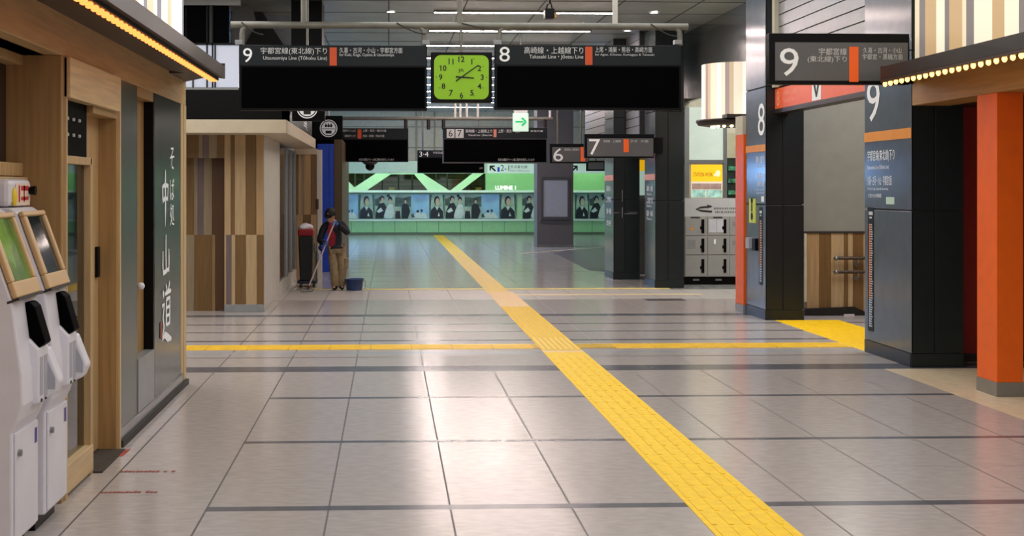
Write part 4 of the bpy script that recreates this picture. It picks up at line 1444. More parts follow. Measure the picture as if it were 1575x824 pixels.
MB().box(xa, xb_, z0, z1, 0, .03, f2).build('sheet', mat('poster_cream', (226, 214, 196), emit=.45, vary=.02), po)
zy = on_y(1085, 279, WL)[1]
MB().box(xa, xb_, zy, z1, .03, .034, f2).build('yellow_field', mat('poster_yellow', (250, 190, 20), emit=.6, vary=0), po)
MB().box(xa + .02, xb_ - .02, on_y(1085, 291, WL)[1], on_y(1085, 282, WL)[1], .03, .034, f2).build('photo_strip', mat('poster_brown', (170, 140, 130), emit=.3, vary=.2, scale=8), po)
MB().box(xa + .01, xa + .29, z0 + .01, on_y(1085, 292, WL)[1], .03, .034, f2).box(xa + .31, xb_ - .01, z0 + .01, on_y(1085, 292, WL)[1], .03, .034, f2).build('picture', mat('poster_green', (160, 205, 190), emit=.4, vary=.4, scale=9), po)
q = MB()
q.text('STATION WORK', xa + .05, xa + .44, zy + .1, zy + .18, .036, f2)
q.build('lettering', mat('poster_ink', (90, 50, 10), vary=0), po)
MB().ball(f2(xb_ - .09, zy + .16, .034), .05, (1, .1, 1.3)).ball(f2(xb_ - .15, zy + .13, .034), .025, (1, .1, 1)).build('mascot_blob', mat('poster_pale', (250, 236, 190), emit=.5, vary=0), po)

# poster sliver between the two far pillars
ps = empty('slim_poster', (5.4, 28.5, 1.2), 'bright yellow topped poster glimpsed between the two far pillars', 'poster')
f = front(28.6)
xa, z1 = on_y(980, 246, 28.6); xb_, z0 = on_y(1000, 300, 28.6)
zm_ = on_y(990, 263, 28.6)[1]
MB().box(xa, xb_, zm_, z1, 0, .03, f).build('yellow_top', mat('poster_yellow', (250, 190, 20)), ps)
MB().box(xa, xb_, z0, zm_, 0, .03, f).build('pale_sheet', mat('exit_white', (226, 255, 240)), ps)
struct('wall_gap', MB().box(xa, xb_ + 1, 28.62, 28.75, 0, 3.5), M['greywall'])

# ------------------------------------------------------------------ right shop front
rs = empty('wall_right', (5.6, 12, 0), kind='structure')
fr_ = face_nx(5.53)
MB().box(-13.55, 8, 2.77, 3.1, -.4, 0, fr_).build('header_beam', wood('pale_oak_horizontal_right', (176, 128, 70), axis='y'), rs, bevel=.006)
MB().box(-13.55, 8, 3.1, CZ, -.5, -.14, fr_).build('upper_wall', M['greywall'], rs)
MB().box(6.09, 10, 14.0, 14.15, .09, 2.78).build('red_wall', M['darkred'], rs)
MB().box(6.09, 10, 13.985, 14.15, 0, .09).build('skirting', M['brown'], rs)
MB().box(5.93, 10, -8, 14.0, 2.78, 2.9).build('soffit', M['brown'], rs)
MB().box(5.53, 5.9, -8, 4.0, 0, 2.77).build('near_wall', M['redorange'], rs)
opx = empty('orange_pillar', (5.65, 11.8, 0), 'square bright orange pillar with grey foot at the right edge', 'pillar')
MB().box(5.53, 5.775, 11.63, 12.03, .13, 2.77).build('shaft', M['redorange'], opx, bevel=.004)
MB().box(5.525, 5.78, 11.625, 12.035, 0, .13).build('foot', mat('grey_foot', (130, 124, 116), vary=.03), opx, bevel=.003)
# awning right
ar = empty('awning', (5.0, 11, 3.0), 'dark brown awning edge with a row of small warm bulbs on the right shop', 'awning')
q = MB()
q.prism([(5.53, 3.07), (5.0, 3.0), (5.0, 3.13), (5.53, 3.16)], -13.05, 8, Fr((0, 0, 0), (1, 0, 0), (0, 0, 1), (0, -1, 0)))
q.prism([(5.53, 13.05), (5.0, 13.05), (5.53, 13.36)], 3.03, 3.14)
q.build('canopy', M['brown'], ar)
yl = mat('warm_led', (255, 190, 110), emit=7, vary=0, ecol=(255, 170, 80))
b0_ = MB().ball((5.02, 12.98, 2.952), .021, (1, 1, 1.3), n=8)
b0_ = b0_.build('bulb', yl, ar)
for k in range(1, 44):
    c = b0_.copy()
    COL.objects.link(c)
    c.parent = ar
    c.location = (0, -k * .142, 0)
MB().box(5.0, 5.06, -8, 13.05, 2.968, 2.998).build('light_channel', mat('channel_brown', (64, 44, 30)), ar)
sr = empty('striped_light_panel', (5.55, 11, 3.1), 'glowing panel of cream, tan and grey vertical stripes above the right awning', 'light panel')
edges = [1400, 1414, 1423, 1440, 1453, 1460, 1480, 1486, 1498, 1515, 1526, 1545, 1567, 1590, 1610, 1650, 1690, 1730, 1780, 1830, 1900, 1980, 2060]
seq = ['ivory', 'greyd', 'tan', 'white', 'greyd', 'tan', 'ivory', 'greyd', 'white', 'white', 'tan', 'white', 'greyd', 'white', 'tan', 'ivory', 'greyd', 'white', 'tan', 'white', 'greyd', 'white']
RM = {'ivory': mat('lit_right_ivory', (240, 222, 190), emit=.42, vary=0), 'greyd': mat('lit_right_grey', (138, 130, 128), emit=.2, vary=0), 'tan': mat('lit_right_tan', (206, 172, 124), emit=.34, vary=0), 'white': mat('lit_right_white', (246, 232, 206), emit=.5, vary=0)}
ks_ = list(RM)
q = MB()
for i in range(len(seq)):
    ya = on_x(edges[i], 0, 5.56)[0]; yb = on_x(edges[i + 1], 0, 5.56)[0]
    q.box(-min(ya, 13.55), -yb, 3.17, 4.9, -.1, -.03, fr_, mi=ks_.index(seq[i]))
q.build('stripe', [RM[k] for k in ks_], sr)

# ------------------------------------------------------------------ far end of the hall
FY = 52.8
f = front(FY)
bw = empty('wall_back', (2, FY, 0), kind='structure')


def fz(y):
    return on_y(700, y, FY)[1]


def fxx(x):
    return on_y(x, 290, FY)[0]


MB().box(-9, 10, fz(248), CZ, -.3, 0, f).build('upper_wall', M['beige'], bw)
q = MB()
for px in (640, 668, 790, 806, 812, 870, 930):
    q.box(fxx(px) - .03, fxx(px) + .03, fz(248), CZ, 0, .05, f)
q.box(-9, 10, fz(228), fz(226), 0, .03, f).box(-9, 10, fz(196), fz(194.5), 0, .03, f)
q.build('wall_pipe', mat('pipe_dull', (136, 134, 112), vary=.05), bw)
MB().box(-9, 10, fz(361), fz(339), -.3, 0, f).build('lower_panel', M['mint_d'], bw)
q = MB()
for i in range(14):
    px = 540 + i * 33.7
    q.box(fxx(px) - .012, fxx(px) + .012, .05, fz(340), 0, .004, f)
q.build('panel_seam', mat('mint_seam', (96, 140, 104), vary=0), bw)
MB().box(-9, 10, 0, .1, 0, .03, f).build('base_strip', mat('mint_base', (90, 110, 80), vary=0), bw)
MB().box(-9, 10, fz(339), fz(296), -.3, -.04, f).build('poster_backing', mat('mint_backing', (166, 214, 164), vary=.02), bw)
MB().box(-9, 10, fz(296), fz(292.5), -.1, .2, f).box(-9, 10, fz(339.5), fz(337.2), -.1, .06, f).build('rail', mat('mint_white', (222, 240, 222), vary=0), bw)
MB().box(-9, 10, fz(297.5), fz(296), -.1, .04, f).build('rail_dark_line', mat('mint_dark', (96, 128, 100), vary=0), bw)  # darker strip along the underside of the rail
# glazed band with dark shop interior behind
GY = FY + .9
MB().box(-9, 10, fz(296), fz(256), -1.6, -1.5, f).build('interior_backing', mat('dim_brown_interior', (92, 74, 44), rough=.7, vary=.35, scale=1.2, stretch=(1, 1, 4)), bw)
q = MB()
for z in (276, 283):
    q.box(-9, fxx(745), fz(z + .8), fz(z - .8), -1.2, -1.1, f)
for px in (546, 560, 588, 613, 634, 671, 688, 722):
    q.box(fxx(px) - .03, fxx(px) + .03, fz(296), fz(256), -.3, -.2, f)
q.build('mullion', mat('dull_mullion', (104, 108, 84), vary=0), bw)
MB().box(-9, fxx(747), fz(296), fz(262), -.22, -.2, f).build('glazing', glass('far_glass', (220, 235, 220), .1), bw)
q = MB()
for px in (536, 598, 660, 700, 735):
    q.box(fxx(px), fxx(px + 9), fz(294), fz(288), -1.45, -1.3, f)
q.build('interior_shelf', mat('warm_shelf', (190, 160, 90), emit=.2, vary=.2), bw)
MB().box(-9, 10, fz(262), fz(248), -.3, .75, f).box(-9, 10, fz(262) - .13, fz(262) + .02, .69, .75, f).build('mint_beam', M['mint'], bw, bevel=.02)
q = MB()
for pl in ([(537, 293.5), (563, 293.5), (601, 268), (637, 268), (659, 293.5), (692, 293.5), (640, 260), (588, 260)], [(692, 293.5), (708, 293.5), (750, 262), (733, 262)], [(520, 262), (508, 262), (500, 268), (537, 293.5), (545, 288)]):
    q.prism([on_y(a, b, FY) for a, b in pl], -.12, .03, f)
q.build('truss_brace', M['mint'], bw)
MB().box(fxx(747), 10, fz(296), fz(262), -.3, .0, f).build('mint_wall_panel', mat('mint_wall_panel', (140, 184, 130), rough=.45, vary=.02), bw)
lm = empty('mall_lettering', (fxx(777), FY, fz(294)), 'small glowing white mall name above the poster row', 'sign')
q = MB(); q.text('LUMINE 1', fxx(762), fxx(793), fz(291.6), fz(285.6), .03, f)
q.build('letter', mat('lit_letter', (255, 255, 255), emit=1.6, vary=0), lm)
gs = empty('direction_sign', (fxx(785), FY - .3, fz(268)), 'pale green direction sign reading 2-1 with an arrow', 'direction sign')
f3 = front(FY - .82)
a = lambda px, py: on_y(px, py, FY - .82)
xa, z1 = a(750, 252); xb_, z0 = a(822, 266.5)
MB().box(xa, xb_, z0, z1, -.06, 0, f3).build('panel', mat('sign_mint', (206, 240, 212), emit=.3, vary=0), gs)
q = MB(); q.text('2-1', a(770, 0)[0], a(783, 0)[0], a(770, 263)[1], a(770, 253.5)[1], .004, f3)
q.text('京浜東北線', a(785, 0)[0], a(811, 0)[0], a(790, 259)[1], a(790, 254)[1], .004, f3)
q.text('Keihin-Tōhoku Line', a(785, 0)[0], a(814, 0)[0], a(790, 263.5)[1], a(790, 261)[1], .004, f3)
q.stroke([a(762, 263), a(754.5, 256)], [.035, .035], .004, f3)
q.stroke([a(754, 262), a(754, 255.5), a(761, 255.5)], [.03, .035, .03], .0045, f3)
q.build('lettering', M['ink'], gs)
MB().rect(a(765, 0)[0], a(768.5, 0)[0], a(765, 264)[1], a(765, 257)[1], .004, f3).build('blue_mark', M['blue'], gs)
gs = empty('direction_sign', (fxx(890), FY - .3, fz(268)), 'pale sign with an arrow pointing up right, behind the grey info column', 'direction sign')
xa, z1 = a(866, 252); xb_, z0 = a(932, 266.5)
MB().box(xa, xb_, z0, z1, -.06, 0, f3).build('panel', mat('sign_mint', (206, 240, 212)), gs)
q = MB(); q.stroke([a(880, 263), a(887, 256)], [.035, .035], .004, f3); q.stroke([a(881, 255.5), a(887.5, 255.5), a(887.5, 262)], [.03, .035, .03], .0045, f3)
q.build('arrow', M['ink'], gs)
# small monitor under the 7 sign
mo = empty('small_monitor', (on_y(915, 0, 38)[0], 38, on_y(915, 262, 38)[1]), 'small dark monitor below the number 7 sign', 'monitor')
f4 = front(38)
xa, z1 = on_y(902, 247, 38); xb_, z0 = on_y(931, 263, 38)
MB().box(xa, xb_, z0, z1, -.1, 0, f4).build('casing', M['signb'], mo)
MB().box(xa + .05, xb_ - .05, z0 + .05, z1 - .05, 0, .004, f4).build('screen', mat('dull_screen', (90, 96, 96), vary=0), mo)
MB().cyl(((xa + xb_) / 2, 38.05, z1), ((xa + xb_) / 2, 38.05, CZ), .03).build('rod', M['pipe'], mo)

# posters
sky = mat('poster_sky', (140, 190, 214), rough=.5, vary=.12, scale=2)
pg = mat('poster_pale_green', (150, 182, 160), rough=.5, vary=.2, scale=3)
pd = mat('poster_dark', (22, 34, 38), rough=.5, vary=.2, scale=5)
pskin = mat('poster_skin', (186, 176, 140), rough=.5, vary=.05)
pwh = mat('poster_white', (196, 214, 200), rough=.5, vary=.08, scale=4)
pgr = mat('poster_mid_grey', (70, 96, 84), rough=.5, vary=.3, scale=4)


def poly(mb, x0, w, pts, c, mi=0):
    z0, h = fz(336), fz(299) - fz(336)
    mb.prism([(x0 + w * a, z0 + h * b) for a, b in pts], c, c + .003, f)


def oval(cx, cy, rx, ry, n=14):
    return [(cx + rx * math.cos(2 * math.pi * i / n), cy + ry * math.sin(2 * math.pi * i / n)) for i in range(n)]


def poster(px0, px1, kind, label):
    x0, x1 = fxx(px0), fxx(px1)
    w = x1 - x0
    o = empty('wall_poster', ((x0 + x1) / 2, FY, fz(336)), label, 'poster', 'posters along the far wall')
    MB().box(x0, x1, fz(336), fz(299), -.04, .01, f).build('sheet', sky if kind == 'sky' else pg, o)
    A, B, C, D = MB(), MB(), MB(), MB()
    if kind == 'sky':
        poly(A, x0, w, oval(.36, .3, .075, .06), .012); poly(A, x0, w, oval(.58, .33, .06, .055), .012)
        poly(B, x0, w, [(.1, 0), (.16, .16), (.3, .26), (.44, .26), (.54, .18), (.7, .26), (.82, .2), (.9, 0)], .011)
        poly(D, x0, w, [(0, .05), (0, .2), (.1, .2), (.2, .05)], .011)
    elif kind == 'girl':
        poly(D, x0, w, [(0, 0), (0, 1), (.16, 1), (.1, .5), (.16, 0)], .011); poly(D, x0, w, [(.86, 1), (1, 1), (1, 0), (.92, .4)], .011)
        poly(A, x0, w, oval(.5, .74, .19, .2), .012); poly(C, x0, w, oval(.54, .69, .14, .16), .014)
        poly(A, x0, w, [(.08, 0), (.12, .36), (.35, .5), (.5, .34), (.66, .48), (.9, .3), (.95, 0)], .013)
        poly(B, x0, w, [(.42, .5), (.52, .34), (.6, .5)], .015); poly(B, x0, w, [(.56, .1), (.62, .26), (.7, .1)], .015)
    elif kind == 'pair':
        poly(D, x0, w, [(0, .55), (.0, .8), (.25, .9), (.25, .5)], .011)
        poly(A, x0, w, oval(.36, .82, .12, .13), .012); poly(C, x0, w, oval(.38, .76, .08, .11), .014)
        poly(A, x0, w, [(.02, .0), (.05, .3), (.22, .62), (.46, .66), (.62, .4), (.5, .1), (.4, 0)], .013)
        poly(B, x0, w, [(.08, .3), (.3, .46), (.42, .32), (.2, .24)], .015)
        poly(A, x0, w, oval(.76, .8, .1, .12), .012); poly(C, x0, w, oval(.76, .72, .08, .1), .014)
        poly(B, x0, w, [(.45, .1), (.55, .4), (.7, .6), (.9, .58), (1, .2), (.8, .0), (.55, .0)], .016)
        poly(A, x0, w, [(.6, 1), (.6, .9), (.74, .9), (.74, 1)], .012)
    else:
        poly(D, x0, w, [(0, .5), (0, .9), (.5, .86), (1, .94), (1, .5)], .011)
        poly(A, x0, w, oval(.66, .74, .11, .1), .012); poly(C, x0, w, oval(.66, .7, .07, .08), .014)
        poly(A, x0, w, [(.4, .0), (.4, .4), (.46, .58), (.66, .64), (.84, .56), (.96, .3), (.8, .0)], .013)
        poly(A, x0, w, [(0, 0), (.04, .3), (.3, .36), (.36, 0)], .012); poly(C, x0, w, [(.06, .34), (.3, .42), (.26, .3)], .014)
    for mb, nm, mm_ in ((A, 'dark_figure', pd), (B, 'pale_shape', pwh), (C, 'face', pskin), (D, 'background_shape', pgr)):
        if mb.f:
            mb.build(nm, mm_, o)


PL = [(528.6, 551, 'sky'), (551.7, 575.5, 'girl'), (576.5, 607.5, 'pair'), (607.7, 632, 'man'), (632.7, 660, 'sky'), (660.3, 683.6, 'girl'), (684.5, 714.5, 'pair'), (714.7, 740.2, 'man'),
      (740.6, 767.8, 'sky'), (768, 794, 'girl'), (803, 833, 'pair'), (833.5, 858, 'man'), (860, 883, 'sky'), (884, 906, 'girl'), (906.5, 936, 'pair'), (936.5, 960, 'man')]
wordk = {'sky': 'sky blue poster with tiny heads', 'girl': 'poster of a person in dark uniform', 'pair': 'poster of two seated people', 'man': 'poster of a dark standing person'}
cnt = {}
seqw = {'sky': ['at the left end of the far wall', 'below the big mint truss, left of centre', 'under the glowing mall name', 'behind the grey info column'],
        'girl': ['first from the cleaner on the far wall', 'at the foot of the truss brace', 'left of the bare gap under the mall name', 'just right of the grey info column'],
        'pair': ['first from the cleaner on the far wall', 'in the middle of the far wall', 'beside the left edge of the grey info column', 'between the grey info column and the far pillar'],
        'man': ['first from the cleaner on the far wall', 'right of centre, left of the third sky poster', 'hidden behind the grey info column', 'hidden behind the far dark pillar']}
for px0, px1, k in PL:
    i = cnt.get(k, 0)
    cnt[k] = i + 1
    if px0 in (833.5, 860, 936.5):
        continue
    poster(px0, px1, k, wordk[k] + ' ' + seqw[k][i])

# green tinted tubes under the beam
gt = mat('green_tube', (170, 255, 180), emit=GREEN_E, vary=0, ecol=(222, 255, 214))
gl0 = None
for i in range(8):
    x = -3.2 + i * 1.75
    o = empty('wall_lamp', (x + .75, FY - .64, fz(262) - .05), 'greenish tube lamp under the mint beam of the far wall', 'wall lamp', 'tubes under the mint beam')
    MB().cyl((x, FY - .64, fz(262) - .05), (x + 1.5, FY - .64, fz(262) - .05), .03, n=8).build('lamp_tube', gt, o)
    MB().box(x, x + 1.5, FY - .68, FY - .60, fz(262) - .02, fz(262) + .0).build('housing', M['white'], o)

# grey info column
IY = 41.6
f = front(IY)
xa, _ = on_y(826, 0, IY); xb_, _ = on_y(882, 0, IY)
ic = empty('info_column', ((xa + xb_) / 2, IY + .3, 0), 'freestanding grey column with a blank lit poster case', 'info column')
grey_c = mat('info_grey', (96, 92, 90), rough=.45, vary=.03)
zt_ = on_y(850, 249, IY)[1]
MB().box(xa, xb_, IY, IY + .9, 0, CZ).build('shaft', grey_c, ic, bevel=.01)
fa, fb = on_y(832, 0, IY)[0], on_y(876, 0, IY)[0]
z1, z0 = on_y(850, 272, IY)[1], on_y(850, 338, IY)[1]
q = MB().box(fa, fb, z0, z0 + .1, 0, .06, f).box(fa, fb, z1 - .1, z1, 0, .06, f).box(fa, fa + .07, z0 + .1, z1 - .1, 0, .06, f).box(fb - .07, fb, z0 + .1, z1 - .1, 0, .06, f)
q.build('case_frame', mat('info_dark', (72, 70, 70), vary=.02), ic)
MB().box(fa + .07, fb - .07, z0 + .1, z1 - .1, 0, .03, f).build('blank_screen', mat('blank_screen', (168, 172, 178), rough=.12, vary=.02), ic)
MB().box(xa - .01, xb_ + .01, 0, .08, -.1, .02, f).build('base', M['pipe'], ic)
MB().box(fa - .03, fb + .03, z0 - .12, z0 - .02, 0, .04, f).build('ledge', mat('info_dark', (72, 70, 70)), ic)

# blue column and brown pier behind the cleaner
BY2 = 29.5
xa = on_y(488, 0, BY2)[0]; xm_ = on_y(505, 0, BY2)[0]; xb_ = on_y(513, 0, BY2)[0]; xc = on_y(526, 0, BY2)[0]
bc = empty('blue_column', ((xa + xb_) / 2, BY2 + .3, 0), 'bright blue column behind the cleaner', 'column')
MB().box(xa, xm_, BY2, BY2 + .6, 0, 2.9).box(xm_ + .015, xb_, BY2, BY2 + .6, 0, 2.9).build('panel', M['blue'], bc, bevel=.006)
MB().box(xm_, xm_ + .015, BY2 + .02, BY2 + .58, 0, 2.9).build('joint', mat('blue_joint', (60, 110, 220)), bc)
struct('wall_brown_pier', MB().box(xb_ + .01, xc, BY2 + .1, BY2 + 5, 0, 3.0), wood('dull_olive_brown', (84, 66, 36)))
struct('wall_left_far', MB().box(-4.0, -3.8, 35, 52.5, 0, CZ), M['cream'])
# unseen blue glow strip added on the far left to tint the floor
cs = empty('blue_fill_light', (-3.75, 41, 2.4), 'added unseen blue strip that tints the far floor', 'fill light')
MB().box(-3.79, -3.73, 36, 48, 2.35, 2.55).build('fill_strip', mat('cool_strip', (130, 182, 255), emit=COOL_E, vary=0), cs)

# ------------------------------------------------------------------ cleaner
def skin_mesh(verts, edges, radii, sub=2, root=0):
    me = bpy.data.meshes.new('sk')
    me.from_pydata(verts, edges, [])
    o = bpy.data.objects.new('sk', me)
    COL.objects.link(o)
    md = o.modifiers.new('s', 'SKIN')
    md.use_smooth_shade = True
    for i, sv in enumerate(me.skin_vertices[0].data):
        r = radii[i]
        sv.radius = r if isinstance(r, tuple) else (r, r)
        sv.use_root = (i == root)
    sb = o.modifiers.new('d', 'SUBSURF')
    sb.levels = sub
    sb.render_levels = sub
    dg = bpy.context.evaluated_depsgraph_get()
    m2 = bpy.data.meshes.new_from_object(o.evaluated_get(dg))
    mb = MB()
    mb.add([v.co.copy() for v in m2.vertices], [tuple(p.vertices) for p in m2.polygons], 0, True)
    bpy.data.objects.remove(o)
    bpy.data.meshes.remove(m2)
    return mb


def fuse(mb, vox):
    """one continuous surface out of overlapping closed shapes"""
    me = bpy.data.meshes.new('rm')
    me.from_pydata(mb.v, [], mb.f)
    o = bpy.data.objects.new('rm', me)
    COL.objects.link(o)
    md = o.modifiers.new('r', 'REMESH')
    md.mode = 'VOXEL'
    md.voxel_size = vox
    sm = o.modifiers.new('sm', 'SMOOTH')
    sm.iterations = 4
    dg = bpy.context.evaluated_depsgraph_get()
    m2 = bpy.data.meshes.new_from_object(o.evaluated_get(dg))
    r = MB()
    r.add([v.co.copy() for v in m2.vertices], [tuple(p.vertices) for p in m2.polygons], 0, True)
    bpy.data.objects.remove(o)
    bpy.data.meshes.remove(m2)
    return r


PXc, PYc = on_floor(516, 446)
PXc, PYc = round(PXc, 2), round(PYc, 2)


def W_(x, y, z):
    return (PXc + x, PYc + y, z)


pn = empty('person', (PXc, PYc, 0), 'cleaner in dark cap, navy jacket and khaki trousers leaning on a mop', 'person')
J = {  # joints, x to the picture's right, y away from the camera
    'pelvis': (0.02, 0.02, .80), 'waist': (0.01, .02, .92), 'chest': (-.03, .0, 1.10), 'collar': (-.045, -.02, 1.235), 'neck': (-.06, -.05, 1.285), 'head': (-.095, -.10, 1.385),
    'shR': (-.21, -.02, 1.185), 'elR': (-.295, -.08, .92), 'wrR': (-.20, -.24, .875),
    'shL': (.135, -.01, 1.225), 'elL': (.235, -.14, 1.055), 'wrL': (.06, -.25, 1.235),
    'hipR': (-.075, .02, .78), 'knR': (-.03, -.05, .43), 'anR': (.0, -.02, .08), 'toR': (-.03, -.17, .045),
    'hipL': (.10, .02, .78), 'knL': (.13, -.02, .43), 'anL': (.105, .05, .08), 'toL': (.13, -.10, .045)}
order = list(J)
E = [('pelvis', 'waist'), ('waist', 'chest'), ('chest', 'collar'), ('collar', 'neck'), ('neck', 'head'), ('collar', 'shR'), ('shR', 'elR'), ('elR', 'wrR'), ('collar', 'shL'), ('shL', 'elL'), ('elL', 'wrL'),
     ('pelvis', 'hipR'), ('hipR', 'knR'), ('knR', 'anR'), ('anR', 'toR'), ('pelvis', 'hipL'), ('hipL', 'knL'), ('knL', 'anL'), ('anL', 'toL')]
RB = dict(pelvis=(.12, .09), waist=(.11, .08), chest=(.13, .09), collar=(.08, .07), neck=.05, head=.07, shR=.05, elR=.04, wrR=.028, shL=.05, elL=.04, wrL=.028, hipR=.08, knR=.055, anR=.04, toR=.03, hipL=.08, knL=.055, anL=.04, toL=.03)


def chain(names, edges, rad, sub=2):
    idx = {n: i for i, n in enumerate(names)}
    return skin_mesh([W_(*J[n]) for n in names], [(idx[a], idx[b]) for a, b in edges], [rad[n] for n in names], sub)


b = chain(order, E, RB)
# head: skull, jaw, nose, ears, eye sockets, bowed to the picture's left
hd_c = Vector(W_(*J['head']))
tilt = Matrix.Rotation(math.radians(26), 3, 'X') @ Matrix.Rotation(math.radians(-24), 3, 'Z')


def hp(x, y, z):
    return hd_c + tilt @ Vector((x, y, z))


def hball(mb, x, y, z, r, sc):
    k = MB()
    k.ball((0, 0, 0), r, sc)
    mb.add([hd_c + tilt @ (Vector((x, y, z)) + v) for v in k.v], k.f, 0, True)


hball(b, 0, .01, .02, .1, (.8, 1.0, 1.08))
hball(b, 0, -.028, -.055, .066, (.86, .95, 1.0))
hball(b, 0, -.105, -.02, .019, (.75, 1.1, 1.5))
hball(b, -.08, .015, -.01, .024, (.4, .8, 1.3))
hball(b, .08, .015, -.01, .024, (.4, .8, 1.3))
hball(b, 0, -.085, -.068, .02, (1.5, .7, .5))
# hands inside the gloves
b = fuse(b, .014)
body = b.build('body', mat('skin_tone', (186, 140, 112), rough=.5, vary=.03), pn)
q = MB()
for s in (-1, 1):
    hball(q, s * .033, -.088, .012, .011, (1.3, .6, .7))
q.build('eye', mat('dark_eye', (30, 24, 22), vary=0), pn)
q = MB(); hball(q, 0, .03, .012, .1, (.87, .93, 1.0))
q.build('hair', mat('black_hair', (20, 18, 18), rough=.6, vary=.1), pn)
# cap
q = MB()
prof = [(.1, .0), (.103, .03), (.09, .075), (.055, .105), (.0005, .115)]
k = MB(); k.lathe((0, 0, 0), prof, 24)
q.add([hp(v.x * .92, v.y * 1.05 + .005, v.z + .035) for v in k.v], k.f, 0, True)
k = MB(); k.prism([(.075 * math.cos(t), -.07 - .075 * math.sin(t)) for t in [math.pi * i / 10 for i in range(11)]] + [(-.08, -.03), (.08, -.03)], .03, .04)
q.add([hp(v.x * 1.05, v.y, v.z + (v.y + .07) * .25) for v in k.v], k.f, 0)
cp_ = q.build('cap', mat('navy_cap', (16, 18, 26), rough=.7, vary=.05), pn)
k = MB(); k.ball((0, 0, 0), .018, (1, .3, .8))
MB().add([hp(v.x, v.y - .098, v.z + .085) for v in k.v], k.f, 0, True).build('cap_badge', mat('gold_badge', (180, 140, 60), vary=0), cp_)
# jacket
RJ = dict(waist=(.165, .118), chest=(.17, .122), collar=(.1, .085), shR=.078, elR=.064, wrR=.047, shL=.078, elL=.066, wrL=.047, pelvis=(.17, .12), neck=.062)
J2 = dict(J)
J['pelvis'] = (0.02, .02, .79)
jn = ['waist', 'chest', 'collar', 'shR', 'elR', 'wrR', 'shL', 'elL', 'wrL', 'pelvis']
je = [('pelvis', 'waist'), ('waist', 'chest'), ('chest', 'collar'), ('collar', 'shR'), ('shR', 'elR'), ('elR', 'wrR'), ('collar', 'shL'), ('shL', 'elL'), ('elL', 'wrL')]
jk = chain(jn, je, RJ)
navy = mat('navy_jacket', (17, 20, 34), rough=.75, vary=.12, scale=12)
jk.build('jacket', navy, pn)
J.update(J2)
# red shirt front between the open jacket edges
q = MB()
pts = []
for i, (z, xl, xr, yy) in enumerate(((.76, -.10, -.02, -.118), (.86, -.125, -.005, -.132), (.98, -.145, .005, -.135), (1.10, -.15, .0, -.135), (1.19, -.13, -.015, -.125), (1.25, -.10, -.03, -.10))):
    for t in range(5):
        u = t / 4
        pts.append(W_(xl + (xr - xl) * u, yy + .02 * abs(u - .5) ** 2 - .01, z))
for r in range(5):
    for c in range(4):
        a_ = r * 5 + c
        q.add([pts[a_], pts[a_ + 1], pts[a_ + 6], pts[a_ + 5]], [(0, 1, 2, 3)], 0, True)
sh = MB()
n_ = len(q.v)
front_v = list(q.v)
back_v = [v + Vector((0, .06, 0)) for v in front_v]
sh.add(front_v, q.f, 0, True)
sh.add(back_v, [f_[::-1] for f_ in q.f], 0, True)
sh.build('shirt', mat('red_shirt', (150, 14, 38), rough=.7, vary=.1, scale=15), pn)
# trousers
RT = dict(pelvis=(.155, .112), hipR=(.105, .105), knR=(.088, .09), anR=(.078, .08), hipL=(.105, .105), knL=(.092, .09), anL=(.08, .08))
J2 = dict(J)
J['pelvis'] = (.02, .02, .80)
tn = ['pelvis', 'hipR', 'knR', 'anR', 'hipL', 'knL', 'anL']
J['anR'] = (.0, -.01, .035); J['anL'] = (.105, .04, .035)
te = [('pelvis', 'hipR'), ('hipR', 'knR'), ('knR', 'anR'), ('pelvis', 'hipL'), ('hipL', 'knL'), ('knL', 'anL')]
tz = chain(tn, te, RT)
tz.v = [Vector((v.x, v.y, max(v.z, .022))) for v in tz.v]
J.update(J2)
khaki = mat('khaki_cloth', (150, 130, 98), rough=.8, vary=.14, scale=10, bump=.3)
to = tz.build('trousers', khaki, pn)
q = MB().box(PXc + .17, PXc + .235, PYc - .1, PYc + .06, .42, .60)
q.build('cargo_pocket', khaki, to, bevel=.02)
for s_, a_, t_ in (('R', 'anR', 'toR'), ('L', 'anL', 'toL')):
    A_, T_ = Vector(W_(*J[a_])), Vector(W_(*J[t_]))
    q = skin_mesh([(A_.x, A_.y + .04, .05), (A_.x, A_.y - .02, .055), tuple((A_ + T_) / 2 - Vector((0, 0, .012))), (T_.x, T_.y, .036)], [(0, 1), (1, 2), (2, 3)], [.042, .048, .045, .035])
    q = MB().add([Vector((v.x, v.y, max(v.z, .002))) for v in q.v], q.f, 0, True)
    q.build('shoe', mat('black_shoe', (16, 15, 15), rough=.5, vary=0), pn)
# mop pole: from under the chin down to the picture's left
top, bot = Vector(W_(-.0, -.29, 1.29)), Vector(W_(-.50, -.42, .03))
ax_ = (bot - top).normalized()


def on_pole(t):
    return top + (bot - top) * t


glove = mat('blue_glove', (72, 116, 196), rough=.5, vary=.04)


